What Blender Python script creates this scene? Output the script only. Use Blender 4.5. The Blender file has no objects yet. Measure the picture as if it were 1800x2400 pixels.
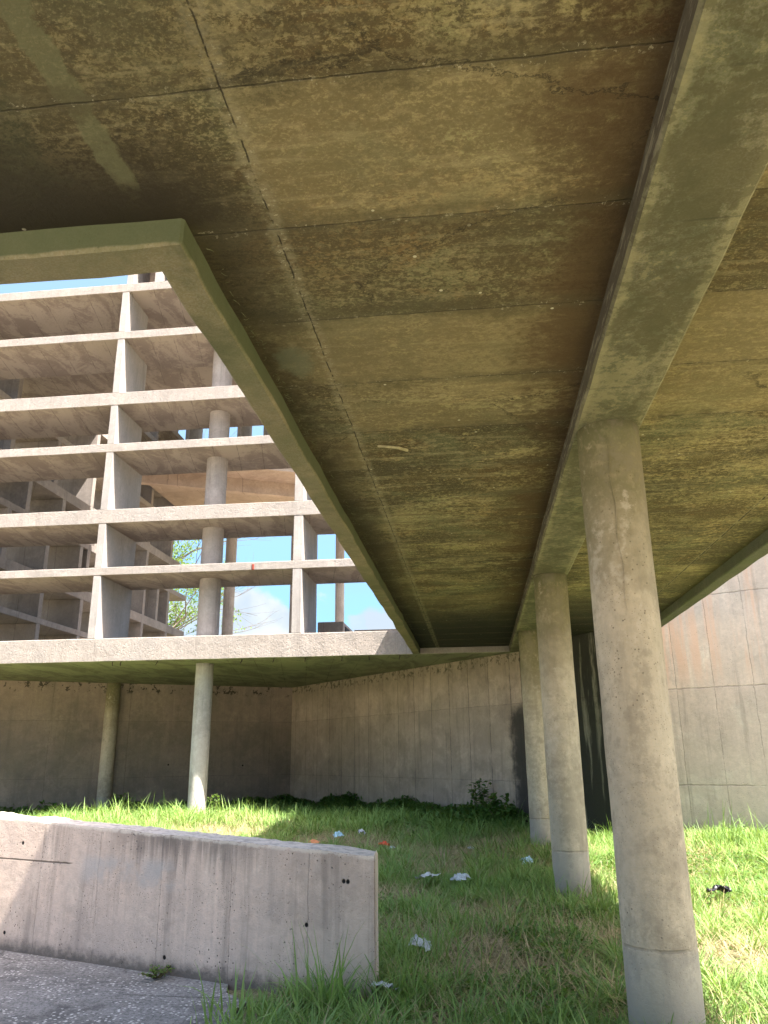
import bpy, bmesh, math, random
import numpy as np
from mathutils import Vector, Matrix, noise as mnoise

random.seed(7)
rng = np.random.default_rng(7)
S = bpy.context.scene
COL = S.collection

# ------------------------------------------------------------------ camera
# world: metres, X along the tower front, Y into the scene, Z up, the eye at the origin, ground about -1.5
EYE = 0.0
cam_d = bpy.data.cameras.new('camera')
cam = bpy.data.objects.new('camera', cam_d)
COL.objects.link(cam)
cam_d.sensor_fit = 'VERTICAL'
cam_d.sensor_height = 36.0
cam_d.lens = 1839.0 / 2400 * 36
cam_d.clip_start = 0.05
cam_d.clip_end = 3000
_p, _r, _y = math.radians(17.24), math.radians(-0.553), math.radians(6.45)
cam.matrix_world = (Matrix.Rotation(_y, 4, 'Z') @ Matrix.Rotation(math.pi / 2 + _p, 4, 'X') @ Matrix.Rotation(_r, 4, 'Z'))
S.camera = cam

# ------------------------------------------------------------------ light
SUN = Vector((0.55, -0.28, 1.0)).normalized()
sun_d = bpy.data.lights.new('sun', 'SUN')
sun_d.energy = 3.4
sun_d.angle = math.radians(0.6)
sun_d.color = (1.0, 0.95, 0.86)
sun = bpy.data.objects.new('sun', sun_d)
sun.rotation_euler = SUN.to_track_quat('Z', 'Y').to_euler()
COL.objects.link(sun)

W = bpy.data.worlds.new('World')
S.world = W
W.use_nodes = True
wt = W.node_tree
wt.nodes.clear()


class NT:
    """small wrapper for writing node trees"""
    def __init__(s, t):
        s.t = t
    def n(s, kind, **k):
        o = s.t.nodes.new(kind)
        for a, b in k.items():
            setattr(o, a, b)
        return o
    def put(s, sock, v):
        if isinstance(v, bpy.types.NodeSocket):
            s.t.links.new(v, sock)
        elif isinstance(v, (tuple, list)) and len(v) == 3 and sock.type == 'RGBA':
            sock.default_value = (*v, 1)
        else:
            sock.default_value = v
    def m(s, op, a, b=0.0, c=0.0, clamp=False):
        o = s.n('ShaderNodeMath', operation=op, use_clamp=clamp)
        for i, v in enumerate((a, b, c)):
            s.put(o.inputs[i], v)
        return o.outputs[0]
    def vm(s, op, a, b=(0, 0, 0), out=0):
        o = s.n('ShaderNodeVectorMath', operation=op)
        s.put(o.inputs[0], a)
        s.put(o.inputs[1], b)
        return o.outputs[out]
    def noise(s, vec, scale, detail=4.0, rough=0.55, dist=0.0):
        o = s.n('ShaderNodeTexNoise')
        s.put(o.inputs['Vector'], vec)
        o.inputs['Scale'].default_value = scale
        o.inputs['Detail'].default_value = detail
        o.inputs['Roughness'].default_value = rough
        o.inputs['Distortion'].default_value = dist
        return o.outputs['Fac']
    def voro(s, vec, scale, feature='F1', out='Distance', rnd=1.0):
        o = s.n('ShaderNodeTexVoronoi', feature=feature)
        s.put(o.inputs['Vector'], vec)
        o.inputs['Scale'].default_value = scale
        o.inputs['Randomness'].default_value = rnd
        return o.outputs[out]
    def st(s, v, a, b):
        """smoothstep from 0 at a to 1 at b"""
        o = s.n('ShaderNodeMapRange', interpolation_type='SMOOTHSTEP', clamp=True)
        s.put(o.inputs[0], v)
        if a <= b:
            o.inputs[1].default_value, o.inputs[2].default_value = a, b
            o.inputs[3].default_value, o.inputs[4].default_value = 0, 1
        else:
            o.inputs[1].default_value, o.inputs[2].default_value = b, a
            o.inputs[3].default_value, o.inputs[4].default_value = 1, 0
        return o.outputs[0]
    def mix(s, f, a, b, blend='MIX'):
        o = s.n('ShaderNodeMix', data_type='RGBA', blend_type=blend)
        s.put(o.inputs[0], f)
        s.put(o.inputs[6], a)
        s.put(o.inputs[7], b)
        return o.outputs[2]
    def sep(s, v):
        o = s.n('ShaderNodeSeparateXYZ')
        s.put(o.inputs[0], v)
        return o.outputs
    def comb(s, x, y, z):
        o = s.n('ShaderNodeCombineXYZ')
        for i, v in enumerate((x, y, z)):
            s.put(o.inputs[i], v)
        return o.outputs[0]
    def bump(s, h, strength, dist, prev=None):
        o = s.n('ShaderNodeBump')
        o.inputs['Strength'].default_value = strength
        o.inputs['Distance'].default_value = dist
        s.put(o.inputs['Height'], h)
        if prev is not None:
            s.t.links.new(prev, o.inputs['Normal'])
        return o.outputs[0]


w = NT(wt)
sky = w.n('ShaderNodeTexSky', sky_type='NISHITA', sun_disc=False)
sky.sun_elevation = math.asin(SUN.z)
sky.sun_rotation = math.atan2(SUN.x, SUN.y)
sky.air_density = 1.0
sky.dust_density = 1.6
sky.ozone_density = 1.0
tc = w.n('ShaderNodeTexCoord')
d = w.vm('NORMALIZE', tc.outputs['Generated'])
dx, dy, dz = w.sep(d)
cn = w.noise(w.vm('MULTIPLY', d, (1, 1, 1.5)), 9.0, 9, 0.52, 0.15)
cn2 = w.noise(w.vm('MULTIPLY', d, (1, 1, 2.2)), 3.0, 3, 0.5)
cv = w.m('ADD', w.m('MULTIPLY', cn, 0.75), w.m('MULTIPLY', cn2, 0.35))
thr = w.m('ADD', w.m('MULTIPLY', dz, 1.0), 0.385)
cm = w.st(w.m('SUBTRACT', cv, thr), -0.015, 0.035)
wisp = w.st(w.noise(w.vm('MULTIPLY', d, (1, 1, 3)), 2.5, 6, 0.6, 0.4), 0.42, 0.75)
# horizon sky dimmed by tint; zenith above the view brightened as added fill light
skyn = w.mix(w.st(dz, .95, .50), w.vm('MULTIPLY', sky.outputs[0], (1.6, 1.35, 1.12)), w.vm('MULTIPLY', sky.outputs[0], w.mix(w.st(dz, .05, .55), (.132, .205, .255), (.42, .43, .39))))
skyc = w.mix(w.m('MULTIPLY', wisp, 0.22), skyn, (.50, .68, .84))
shade = w.noise(w.vm('ADD', d, (0.02, 0.0, 0.03)), 14.0, 6, 0.5)
cloud = w.mix(w.st(shade, 0.38, 0.62), (.66, .76, .87), (.90, .94, .97))
# two cumulus banks low over the horizon
edge = w.m('MULTIPLY', w.m('SUBTRACT', w.noise(d, 34, 8, .6, .2), .5), .030)
bank = None
for az_, el_, rad_ in ((-.335, .168, .030), (-.312, .192, .022), (-.288, .190, .024), (-.268, .176, .024), (-.30, .155, .040), (-.245, .158, .024),
                       (-.128, .166, .016), (-.108, .160, .020), (-.085, .166, .018), (-.06, .150, .03), (-.50, .20, .035), (-.46, .17, .04)):
    v_ = Vector((az_, 1, el_)).normalized()
    dd_ = w.m('SUBTRACT', w.vm('DISTANCE', d, tuple(v_), out='Value'), rad_)
    bank = dd_ if bank is None else w.m('SMOOTH_MIN', bank, dd_, .01)
bk_ = w.st(w.m('ADD', bank, edge), .004, -.008)
cm = w.m('MAXIMUM', w.m('MULTIPLY', cm, .8), w.m('MULTIPLY', bk_, .95))
skyc = w.mix(cm, skyc, cloud)
bg = w.n('ShaderNodeBackground')
bg.inputs['Strength'].default_value = 0.145
wt.links.new(skyc, bg.inputs['Color'])
wo = w.n('ShaderNodeOutputWorld')
wt.links.new(bg.outputs[0], wo.inputs['Surface'])

S.view_settings.view_transform = 'Standard'
S.view_settings.look = 'None'
S.view_settings.gamma = 1
S.view_settings.exposure = 2.95
S.render.engine = 'CYCLES'
S.cycles.max_bounces = 8
S.cycles.diffuse_bounces = 6

# ------------------------------------------------------------------ materials
def newmat(name):
    m = bpy.data.materials.new(name)
    m.use_nodes = True
    t = m.node_tree
    t.nodes.clear()
    q = NT(t)
    b = q.n('ShaderNodeBsdfPrincipled')
    o = q.n('ShaderNodeOutputMaterial')
    t.links.new(b.outputs[0], o.inputs[0])
    b.inputs['Specular IOR Level'].default_value = 0.25
    return m, q, b

def pos(q):
    g = q.n('ShaderNodeNewGeometry')
    return g.outputs['Position'], g.outputs['Normal']

def line(q, coord, period, off, width, wob):
    """mask that is 1 on regularly spaced lines of a coordinate"""
    c = q.m('ADD', q.m('ADD', coord, -off + 1000 * period), wob)
    f = q.m('ABSOLUTE', q.m('SUBTRACT', q.m('MODULO', q.m('ADD', c, period / 2), period), period / 2))
    return q.st(f, width, width * 0.25)

def spots(q, P, pts, r):
    out = None
    for p in pts:
        dd = q.vm('DISTANCE', P, p, out='Value')
        mk = q.st(dd, r, r * 0.6)
        out = mk if out is None else q.m('MAXIMUM', out, mk)
    return out

def concrete(name, base=(.30, .265, .23), alt=(.23, .20, .175), dark=(.10, .088, .075), stain=.5, drips=.5,
             udir=None, joints=None, rough=1.0, holes=None, green=0.0, sun_pink=0.0, topdark=None, basedark=None, extra=None,
             pits=1.0, soffit=None, bumpk=1.0):
    m, q, b = newmat(name)
    P, N = pos(q)
    x, y, z = q.sep(P)
    if udir is None:
        u = q.m('ADD', q.m('MULTIPLY', x, .83), q.m('MULTIPLY', y, .57))
    else:
        u = q.vm('DOT_PRODUCT', P, (udir[0], udir[1], 0), out='Value')
    n1 = q.noise(P, 0.7, 5, .6, .3)
    n2 = q.noise(P, 3.1, 7, .65, .2)
    n3 = q.noise(P, 16, 8, .7)
    n4 = q.noise(P, 90, 3, .6)
    c = q.mix(q.st(q.m('ADD', q.m('MULTIPLY', n1, .6), q.m('MULTIPLY', n2, .4)), .38, .62), base, alt)
    # pale lime bloom and fine grain
    c = q.mix(q.m('MULTIPLY', q.st(q.noise(P, 1.7, 8, .7, .6), .52, .68), .35), c, tuple(min(1, k * 1.45) for k in base))
    c = q.mix(q.m('MULTIPLY', q.st(n3, .35, .68), .30), c, tuple(k * .55 for k in base))
    c = q.mix(q.m('MULTIPLY', q.st(n4, .40, .66), .16), c, (.5, .46, .41))
    # blotches
    sm = q.m('ADD', q.m('MULTIPLY', q.noise(P, 1.2, 4, .6, .5), .62), q.m('MULTIPLY', q.noise(P, 9, 8, .72), .38))
    c = q.mix(q.m('MULTIPLY', q.st(sm, .50, .60), stain), c, dark)
    # drips: noise stretched down the wall
    sv = q.comb(q.m('MULTIPLY', u, 7.0), q.m('MULTIPLY', z, .45), 3.3)
    sd = q.noise(sv, 1.0, 6, .62, .15)
    sv2 = q.comb(q.m('MULTIPLY', u, 26.0), q.m('MULTIPLY', z, 1.1), 9.1)
    sd2 = q.noise(sv2, 1.0, 5, .6)
    c = q.mix(q.m('MULTIPLY', q.st(sd, .52, .70), drips * .75), c, dark)
    c = q.mix(q.m('MULTIPLY', q.st(sd2, .50, .72), drips * .45), c, tuple(k * .6 for k in base))
    c = q.mix(q.m('MULTIPLY', q.st(sd, .44, .30), drips * .45), c, tuple(min(1, k * 1.35) for k in base))
    if sun_pink:  # pinkish tint high on the wall stands in for grazing sun
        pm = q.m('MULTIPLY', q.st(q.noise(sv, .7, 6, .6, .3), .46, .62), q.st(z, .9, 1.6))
        c = q.mix(q.m('MULTIPLY', pm, sun_pink), c, (.74, .50, .37))
    if green:
        gm = q.st(q.noise(P, .9, 6, .65, .4), .40, .62)
        c = q.mix(q.m('MULTIPLY', gm, green), c, (.105, .125, .055))
    if topdark:
        zt, dep, k = topdark
        tn = q.m('ADD', z, q.m('MULTIPLY', q.m('SUBTRACT', sd2, .5), dep * 2.4))
        c = q.mix(q.m('MULTIPLY', q.m('MULTIPLY', q.st(tn, zt - dep, zt), q.st(n1, .38, .60)), k), c, (.06, .058, .052))
    if basedark:
        zb, dep, k = basedark
        tn = q.m('ADD', z, q.m('MULTIPLY', q.m('SUBTRACT', n3, .5), dep * 1.6))
        c = q.mix(q.m('MULTIPLY', q.st(tn, zb + dep, zb), k), c, (.055, .052, .048))
    wob = q.m('MULTIPLY', q.m('SUBTRACT', q.noise(P, 5, 6, .72), .5), .060)
    h = q.m('ADD', q.m('MULTIPLY', n3, .5), q.m('MULTIPLY', n4, .22))
    h = q.m('ADD', h, q.m('MULTIPLY', n2, .6))
    jm = None
    for J in (joints or []):
        kind, per, off, wd, st_ = J
        co = {'u': u, 'x': x, 'y': y, 'z': z}[kind]
        j = line(q, co, per, off, wd, wob)
        brk = q.st(q.noise(P, 2.3, 5, .7), .30, .55)
        j = q.m('MULTIPLY', q.m('MULTIPLY', j, brk), st_)
        jm = j if jm is None else q.m('MAXIMUM', jm, j)
        # each pour or board has a slightly different tone
        cell = q.m('FLOOR', q.m('DIVIDE', q.m('ADD', q.m('ADD', co, wob), -off + 1000 * per), per))
        wn = q.n('ShaderNodeTexWhiteNoise', noise_dimensions='1D')
        q.put(wn.inputs['W'], cell)
        c = q.mix(q.m('MULTIPLY', wn.outputs[0], .16), c, dark)
    if jm is not None:
        c = q.mix(q.m('MULTIPLY', jm, .75), c, tuple(k * .6 for k in dark))
        h = q.m('SUBTRACT', h, q.m('MULTIPLY', jm, .9))
    # bug holes
    v = q.voro(P, 26, rnd=1.0)
    pm = q.m('MULTIPLY', q.st(v, .17, .10), q.st(q.noise(P, 2.6, 3, .5), .44, .62))
    v2 = q.voro(q.vm('ADD', P, (3.1, 1.7, 9.2)), 60, rnd=1.0)
    pm2 = q.m('MULTIPLY', q.st(v2, .2, .12), q.st(q.noise(P, 4.1, 3, .5), .42, .6))
    pm = q.m('MULTIPLY', q.m('MAXIMUM', pm, pm2), pits)
    c = q.mix(q.m('MULTIPLY', pm, .6), c, tuple(k * .6 for k in dark))
    h = q.m('SUBTRACT', h, q.m('MULTIPLY', pm, .8))
    if holes:
        hm = spots(q, P, holes[0], holes[1])
        c = q.mix(hm, c, (.012, .011, .01))
        h = q.m('SUBTRACT', h, q.m('MULTIPLY', hm, 2))
    if extra:
        c, h = extra(q, c, h, P, x, y, z, u, n1, n2, n3)
    if soffit:
        nz = q.sep(N)[2]
        dn = q.st(nz, -.5, -.8)
        sa, sb = soffit
        smix = q.m('ADD', q.m('MULTIPLY', q.noise(q.vm('MULTIPLY', P, (1, .45, 1)), 1.5, 6, .62, 1.2), .7), q.m('MULTIPLY', q.noise(P, 11, 7, .7, .8), .3))
        sc = q.mix(q.st(smix, .44, .57), sa, sb)
        sj = q.m('MULTIPLY', line(q, q.m('ADD', x, q.m('MULTIPLY', y, .22)), .61, .1, .012, wob), q.st(n2, .35, .6))
        sc = q.mix(q.m('MULTIPLY', sj, .7), sc, tuple(k * .35 for k in sb))
        # dirty margin and drip line close to the outer edge
        c = q.mix(dn, c, sc)
    q.put(b.inputs['Base Color'], c)
    b.inputs['Roughness'].default_value = .92
    nb = q.bump(h, .55 * bumpk, .012 * rough)
    q.t.links.new(nb, b.inputs['Normal'])
    return m

# --- underside of the canopy: brown mottled, jointed, mould
def ceiling_mat():
    m, q, b = newmat('canopy_soffit')
    P, N = pos(q)
    x, y, z = q.sep(P)
    ps = q.vm('MULTIPLY', P, (1, 1.25, 1))
    big = q.noise(ps, .8, 3, .5, .4)
    mid = q.noise(ps, 3.2, 6, .66, .5)
    fine = q.noise(ps, 17, 9, .74, .3)
    vfine = q.noise(ps, 70, 5, .7)
    c = q.mix(q.st(big, .38, .62), (.365, .305, .135), (.27, .262, .128))
    c = q.mix(q.m('MULTIPLY', q.st(mid, .45, .62), .55), c, (.40, .335, .175))
    # rusty brown clouds
    rb = q.m('ADD', q.m('MULTIPLY', q.noise(q.vm('ADD', ps, (5, 9, 0)), 1.0, 4, .55, .6), .7), q.m('MULTIPLY', mid, .3))
    c = q.mix(q.m('MULTIPLY', q.st(rb, .48, .62), .72), c, (.26, .125, .040))
    # dark mottled mould with crisp ragged edges
    a1 = q.m('ADD', q.m('MULTIPLY', q.noise(q.vm('ADD', ps, (1, 4, 2)), .95, 4, .6, .8), .46),
             q.m('ADD', q.m('MULTIPLY', fine, .42), q.m('MULTIPLY', mid, .18)))
    c = q.mix(q.m('MULTIPLY', q.st(a1, .474, .506), .80), c, (.078, .055, .022))
    a3 = q.m('ADD', q.m('MULTIPLY', q.noise(q.vm('ADD', ps, (21, 8, 2)), .9, 3, .6, .4), .42), q.m('MULTIPLY', q.noise(ps, 34, 7, .72, .6), .58))
    c = q.mix(q.m('MULTIPLY', q.st(a3, .50, .525), .78), c, (.090, .072, .032))
    a4 = q.m('ADD', q.m('MULTIPLY', q.noise(q.vm('ADD', ps, (2, 18, 2)), 1.0, 3, .6, .4), .42), q.m('MULTIPLY', q.noise(ps, 24, 7, .75, .35), .58))
    c = q.mix(q.m('MULTIPLY', q.st(a4, .50, .535), .42), c, (.54, .455, .23))
    a2 = q.m('ADD', q.m('MULTIPLY', q.noise(q.vm('ADD', ps, (11, 3, 2)), .75, 3, .6, .4), .5), q.m('MULTIPLY', fine, .5))
    c = q.mix(q.m('MULTIPLY', q.st(a2, .505, .55), .72), c, (.055, .050, .026))
    # green grey film
    g1 = q.noise(q.vm('ADD', ps, (2, 2, 7)), 1.3, 6, .6, .5)
    c = q.mix(q.m('MULTIPLY', q.st(g1, .50, .66), .5), c, (.15, .165, .085))
    # pale scabs and lime spots
    vs = q.voro(q.vm('ADD', P, q.comb(q.m('MULTIPLY', fine, .05), q.m('MULTIPLY', mid, .05), 0)), 14, 'SMOOTH_F1')
    c = q.mix(q.m('MULTIPLY', q.m('MULTIPLY', q.st(vs, .34, .22), q.st(mid, .40, .58)), .32), c, (.42, .36, .2))
    c = q.mix(q.m('MULTIPLY', q.st(fine, .56, .72), .38), c, (.45, .385, .22))
    c = q.mix(q.m('MULTIPLY', q.st(vfine, .50, .66), .5), c, (.07, .055, .03))
    c = q.mix(q.m('MULTIPLY', q.st(vfine, .47, .36), .35), c, (.55, .47, .26))
    strk = q.noise(q.vm('MULTIPLY', P, (1.1, 9.0, 1)), 1.6, 7, .7, .4)
    c = q.mix(q.m('MULTIPLY', q.st(strk, .50, .64), .50), c, (.095, .078, .038))
    c = q.mix(q.m('MULTIPLY', q.st(strk, .47, .36), .30), c, (.46, .41, .235))
    # panels cast one after another: each has its own tone
    ip = q.m('FLOOR', q.m('DIVIDE', q.m('ADD', y, 100 * .765 - .553), .765))
    jx = q.m('ADD', q.m('GREATER_THAN', x, -.79), q.m('GREATER_THAN', x, 2.68))
    wn = q.n('ShaderNodeTexWhiteNoise', noise_dimensions='2D')
    q.put(wn.inputs['Vector'], q.comb(ip, jx, 0))
    wv = wn.outputs['Value']
    c = q.mix(q.m('MULTIPLY', q.st(wv, .35, 1.0), .42), c, (.10, .082, .042))
    wn2 = q.n('ShaderNodeTexWhiteNoise', noise_dimensions='2D')
    q.put(wn2.inputs['Vector'], q.comb(q.m('ADD', ip, 37), jx, 0))
    c = q.mix(q.m('MULTIPLY', q.st(wn2.outputs['Value'], .55, 1.0), .30), c, (.42, .34, .17))
    # moisture stains beside rim and beam; also darker at far end and corners
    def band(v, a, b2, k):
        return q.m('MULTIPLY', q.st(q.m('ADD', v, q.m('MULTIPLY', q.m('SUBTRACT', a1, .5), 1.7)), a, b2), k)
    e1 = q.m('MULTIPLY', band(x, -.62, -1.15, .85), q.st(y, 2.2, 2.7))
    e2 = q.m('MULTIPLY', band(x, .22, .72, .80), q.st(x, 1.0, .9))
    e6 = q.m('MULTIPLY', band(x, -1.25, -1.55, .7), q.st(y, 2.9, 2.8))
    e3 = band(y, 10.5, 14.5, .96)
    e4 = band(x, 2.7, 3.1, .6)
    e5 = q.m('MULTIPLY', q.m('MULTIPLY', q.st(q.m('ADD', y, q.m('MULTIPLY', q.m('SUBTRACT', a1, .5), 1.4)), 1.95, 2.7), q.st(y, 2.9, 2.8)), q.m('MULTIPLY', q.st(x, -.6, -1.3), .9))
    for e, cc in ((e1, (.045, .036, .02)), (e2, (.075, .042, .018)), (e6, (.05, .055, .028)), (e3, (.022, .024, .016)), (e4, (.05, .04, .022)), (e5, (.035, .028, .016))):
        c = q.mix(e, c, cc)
    # strip filled with grey render beside the opening
    sw = q.m('ADD', x, q.m('MULTIPLY', q.m('SUBTRACT', mid, .5), .16))
    sm = q.m('MULTIPLY', q.m('MULTIPLY', q.st(sw, -1.375, -1.36), q.st(sw, -1.255, -1.27)), q.st(y, 2.56, 2.46))
    c = q.mix(q.m('MULTIPLY', q.m('MULTIPLY', sm, q.st(mid, .34, .52)), .6), c, (.175, .175, .092))
    # patched circle
    pd = q.m('ADD', q.vm('DISTANCE', q.vm('MULTIPLY', P, (1, .6, 1)), (-.98, 4.05 * .6, 2.21), out='Value'), q.m('MULTIPLY', q.m('SUBTRACT', q.noise(P, 7, 5, .7), .5), .16))
    c = q.mix(q.m('MULTIPLY', q.st(q.m('ADD', pd, q.m('MULTIPLY', q.m('SUBTRACT', fine, .5), .05)), .13, .07), .40), c, (.21, .235, .15))
    # joints
    wob = q.m('MULTIPLY', q.m('SUBTRACT', q.noise(P, 6, 5, .65), .5), .028)
    brk = q.st(q.noise(P, 4.2, 6, .75), .34, .50)
    j1 = q.m('MULTIPLY', line(q, y, .765, .553, .006, wob), brk)
    j1s = q.m('MULTIPLY', line(q, y, .765, .553, .05, wob), q.st(fine, .4, .6))
    def one(v, at, wd):
        return q.st(q.m('ABSOLUTE', q.m('ADD', q.m('SUBTRACT', v, at), wob)), wd, wd * .3)
    j2 = q.m('MULTIPLY', q.m('MAXIMUM', one(x, -.79, .005), one(x, 2.68, .013)), q.st(q.noise(P, 9, 4, .7), .42, .52))
    j2s = q.m('MULTIPLY', q.m('MAXIMUM', one(x, -.79, .06), one(x, 2.68, .03)), q.st(fine, .38, .6))
    halo = q.m('MULTIPLY', line(q, y, .765, .553, .13, q.m('MULTIPLY', q.m('SUBTRACT', mid, .5), .25)), q.st(q.noise(ps, 1.9, 5, .65), .42, .62))
    c = q.mix(q.m('MULTIPLY', halo, .55), c, (.085, .072, .036))
    c = q.mix(q.m('MULTIPLY', j1s, .35), c, (.12, .105, .06))
    c = q.mix(q.m('MULTIPLY', j2s, .45), c, (.36, .32, .2))
    jm = q.m('MAXIMUM', j1, j2)
    lime = q.m('MULTIPLY', q.m('MAXIMUM', j1s, j2s), q.st(q.noise(P, 55, 3, .6), .60, .66))
    c = q.mix(q.m('MULTIPLY', lime, .5), c, (.6, .55, .38))
    c = q.mix(q.m('MULTIPLY', q.m('MAXIMUM', q.m('MULTIPLY', j1, .62), j2), .85), c, (.022, .018, .011))
    # cracks
    ce = q.voro(q.vm('ADD', ps, q.comb(q.m('MULTIPLY', mid, .7), q.m('MULTIPLY', fine, .3), 0)), .55, 'DISTANCE_TO_EDGE')
    ck = q.m('MULTIPLY', q.st(ce, .006, .002), q.st(big, .5, .6))
    c = q.mix(q.m('MULTIPLY', ck, .7), c, (.03, .024, .014))
    # white insect casings / chips
    vd = q.voro(P, 5.2)
    chip = q.m('MULTIPLY', q.st(vd, .055, .04), q.st(q.noise(P, 1.3, 2, .5), .46, .52))
    c = q.mix(q.m('MULTIPLY', chip, .85), c, (.62, .58, .42))
    q.put(b.inputs['Base Color'], c)
    b.inputs['Roughness'].default_value = .88
    h = q.m('ADD', q.m('MULTIPLY', fine, 1.1), q.m('MULTIPLY', mid, .8))
    h = q.m('ADD', h, q.m('MULTIPLY', vfine, .22))
    h = q.m('SUBTRACT', h, q.m('MULTIPLY', jm, 1.0))
    q.t.links.new(q.bump(h, .6, .012), b.inputs['Normal'])
    return m

M_ceil = ceiling_mat()

def rib_extra(q, c, h, P, x, y, z, u, n1, n2, n3):
    # waterlogged upper band of the rim: green film up to the soffit
    g = q.m('MULTIPLY', q.st(q.m('ADD', z, q.m('MULTIPLY', q.m('SUBTRACT', n2, .5), .05)), 2.085, 2.10), .78)
    c = q.mix(g, c, (.068, .086, .038))
    return c, h
M_rim = concrete('rim_concrete', (.27, .225, .130), (.19, .178, .090), (.075, .078, .040), stain=.35, drips=.0, green=.45,
                 pits=.5, extra=rib_extra, bumpk=.5)
def beam_extra(q, c, h, P, x, y, z, u, n1, n2, n3):
    # lime edges along both arrises, darker middle
    e = q.m('ADD', q.m('ABSOLUTE', q.m('SUBTRACT', x, .945)), q.m('MULTIPLY', q.m('SUBTRACT', n2, .5), .12))
    c = q.mix(q.m('MULTIPLY', q.st(e, .155, .185), .45), c, (.33, .31, .18))
    c = q.mix(q.m('MULTIPLY', q.m('MULTIPLY', q.st(e, .14, .10), q.st(q.noise(P, 3.5, 6, .7), .45, .56)), .55), c, (.085, .088, .048))
    mo = q.m('ADD', q.m('MULTIPLY', q.noise(P, 2.2, 4, .6, .5), .5), q.m('MULTIPLY', q.noise(P, 22, 8, .72), .5))
    c = q.mix(q.m('MULTIPLY', q.st(mo, .50, .54), .55), c, (.085, .078, .038))
    c = q.mix(q.m('MULTIPLY', q.st(mo, .47, .43), .35), c, (.34, .31, .17))
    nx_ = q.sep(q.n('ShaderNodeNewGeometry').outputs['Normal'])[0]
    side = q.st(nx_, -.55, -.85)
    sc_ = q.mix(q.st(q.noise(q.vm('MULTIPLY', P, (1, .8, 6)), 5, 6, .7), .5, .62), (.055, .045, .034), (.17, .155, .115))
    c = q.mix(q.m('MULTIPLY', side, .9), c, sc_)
    j = q.m('MULTIPLY', line(q, y, .765, .553, .009, q.m('MULTIPLY', n3, .02)), q.st(n2, .42, .6))
    c = q.mix(q.m('MULTIPLY', j, .5), c, (.05, .05, .03))
    return c, h
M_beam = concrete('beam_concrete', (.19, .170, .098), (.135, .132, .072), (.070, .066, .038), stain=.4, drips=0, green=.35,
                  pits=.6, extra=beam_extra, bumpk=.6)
M_rimdark = concrete('rim_dark_concrete', (.125, .130, .085), (.095, .105, .065), (.05, .052, .03), stain=.3, drips=.3, green=.35, pits=.4, bumpk=.5)

def face_extra(q, c, h, P, x, y, z, u, n1, n2, n3):
    # exposed aggregate, pitted
    a = q.voro(P, 17)
    c = q.mix(q.m('MULTIPLY', q.st(a, .20, .10), .22), c, (.20, .155, .125))
    b_ = q.noise(P, 30, 3, .7)
    c = q.mix(q.m('MULTIPLY', q.st(b_, .54, .66), .20), c, (.22, .175, .145))
    c = q.mix(q.m('MULTIPLY', q.st(b_, .46, .34), .14), c, (.45, .40, .36))
    nz = q.sep(q.n('ShaderNodeNewGeometry').outputs['Normal'])[2]
    return c, q.m('SUBTRACT', h, q.m('MULTIPLY', q.st(a, .24, .12), .6))
M_face = concrete('tower_concrete', (.275, .240, .214), (.235, .210, .194), (.20, .17, .15), stain=.28, drips=.6, rough=4.0, pits=1.6, extra=face_extra,
                  soffit=((.31, .26, .22), (.21, .168, .146)))
M_face0 = concrete('edge_beam_concrete', (.29, .250, .220), (.245, .218, .20), (.19, .165, .145), stain=.32, drips=.75, rough=4.5, pits=1.6, extra=face_extra,
                   soffit=((.26, .27, .16), (.17, .17, .105)), joints=[('x', 2.37, .9, .006, .5)])
M_fin = concrete('fin_concrete', (.29, .262, .245), (.24, .22, .208), (.15, .13, .12), stain=.18, drips=.6, pits=.4, rough=.7)
M_in = concrete('inner_concrete', (.27, .235, .215), (.205, .175, .16), (.10, .085, .078), stain=.3, drips=.4, pits=.3,
                joints=[('u', 1.1, .2, .012, .7)])
M_pinkroof = concrete('inner_roof_concrete', (.46, .345, .265), (.38, .275, .21), (.19, .13, .10), stain=.3, drips=0, pits=.2,
                      joints=[('x', 2.4, .2, .02, .7), ('y', 2.6, .4, .02, .6)])
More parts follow.
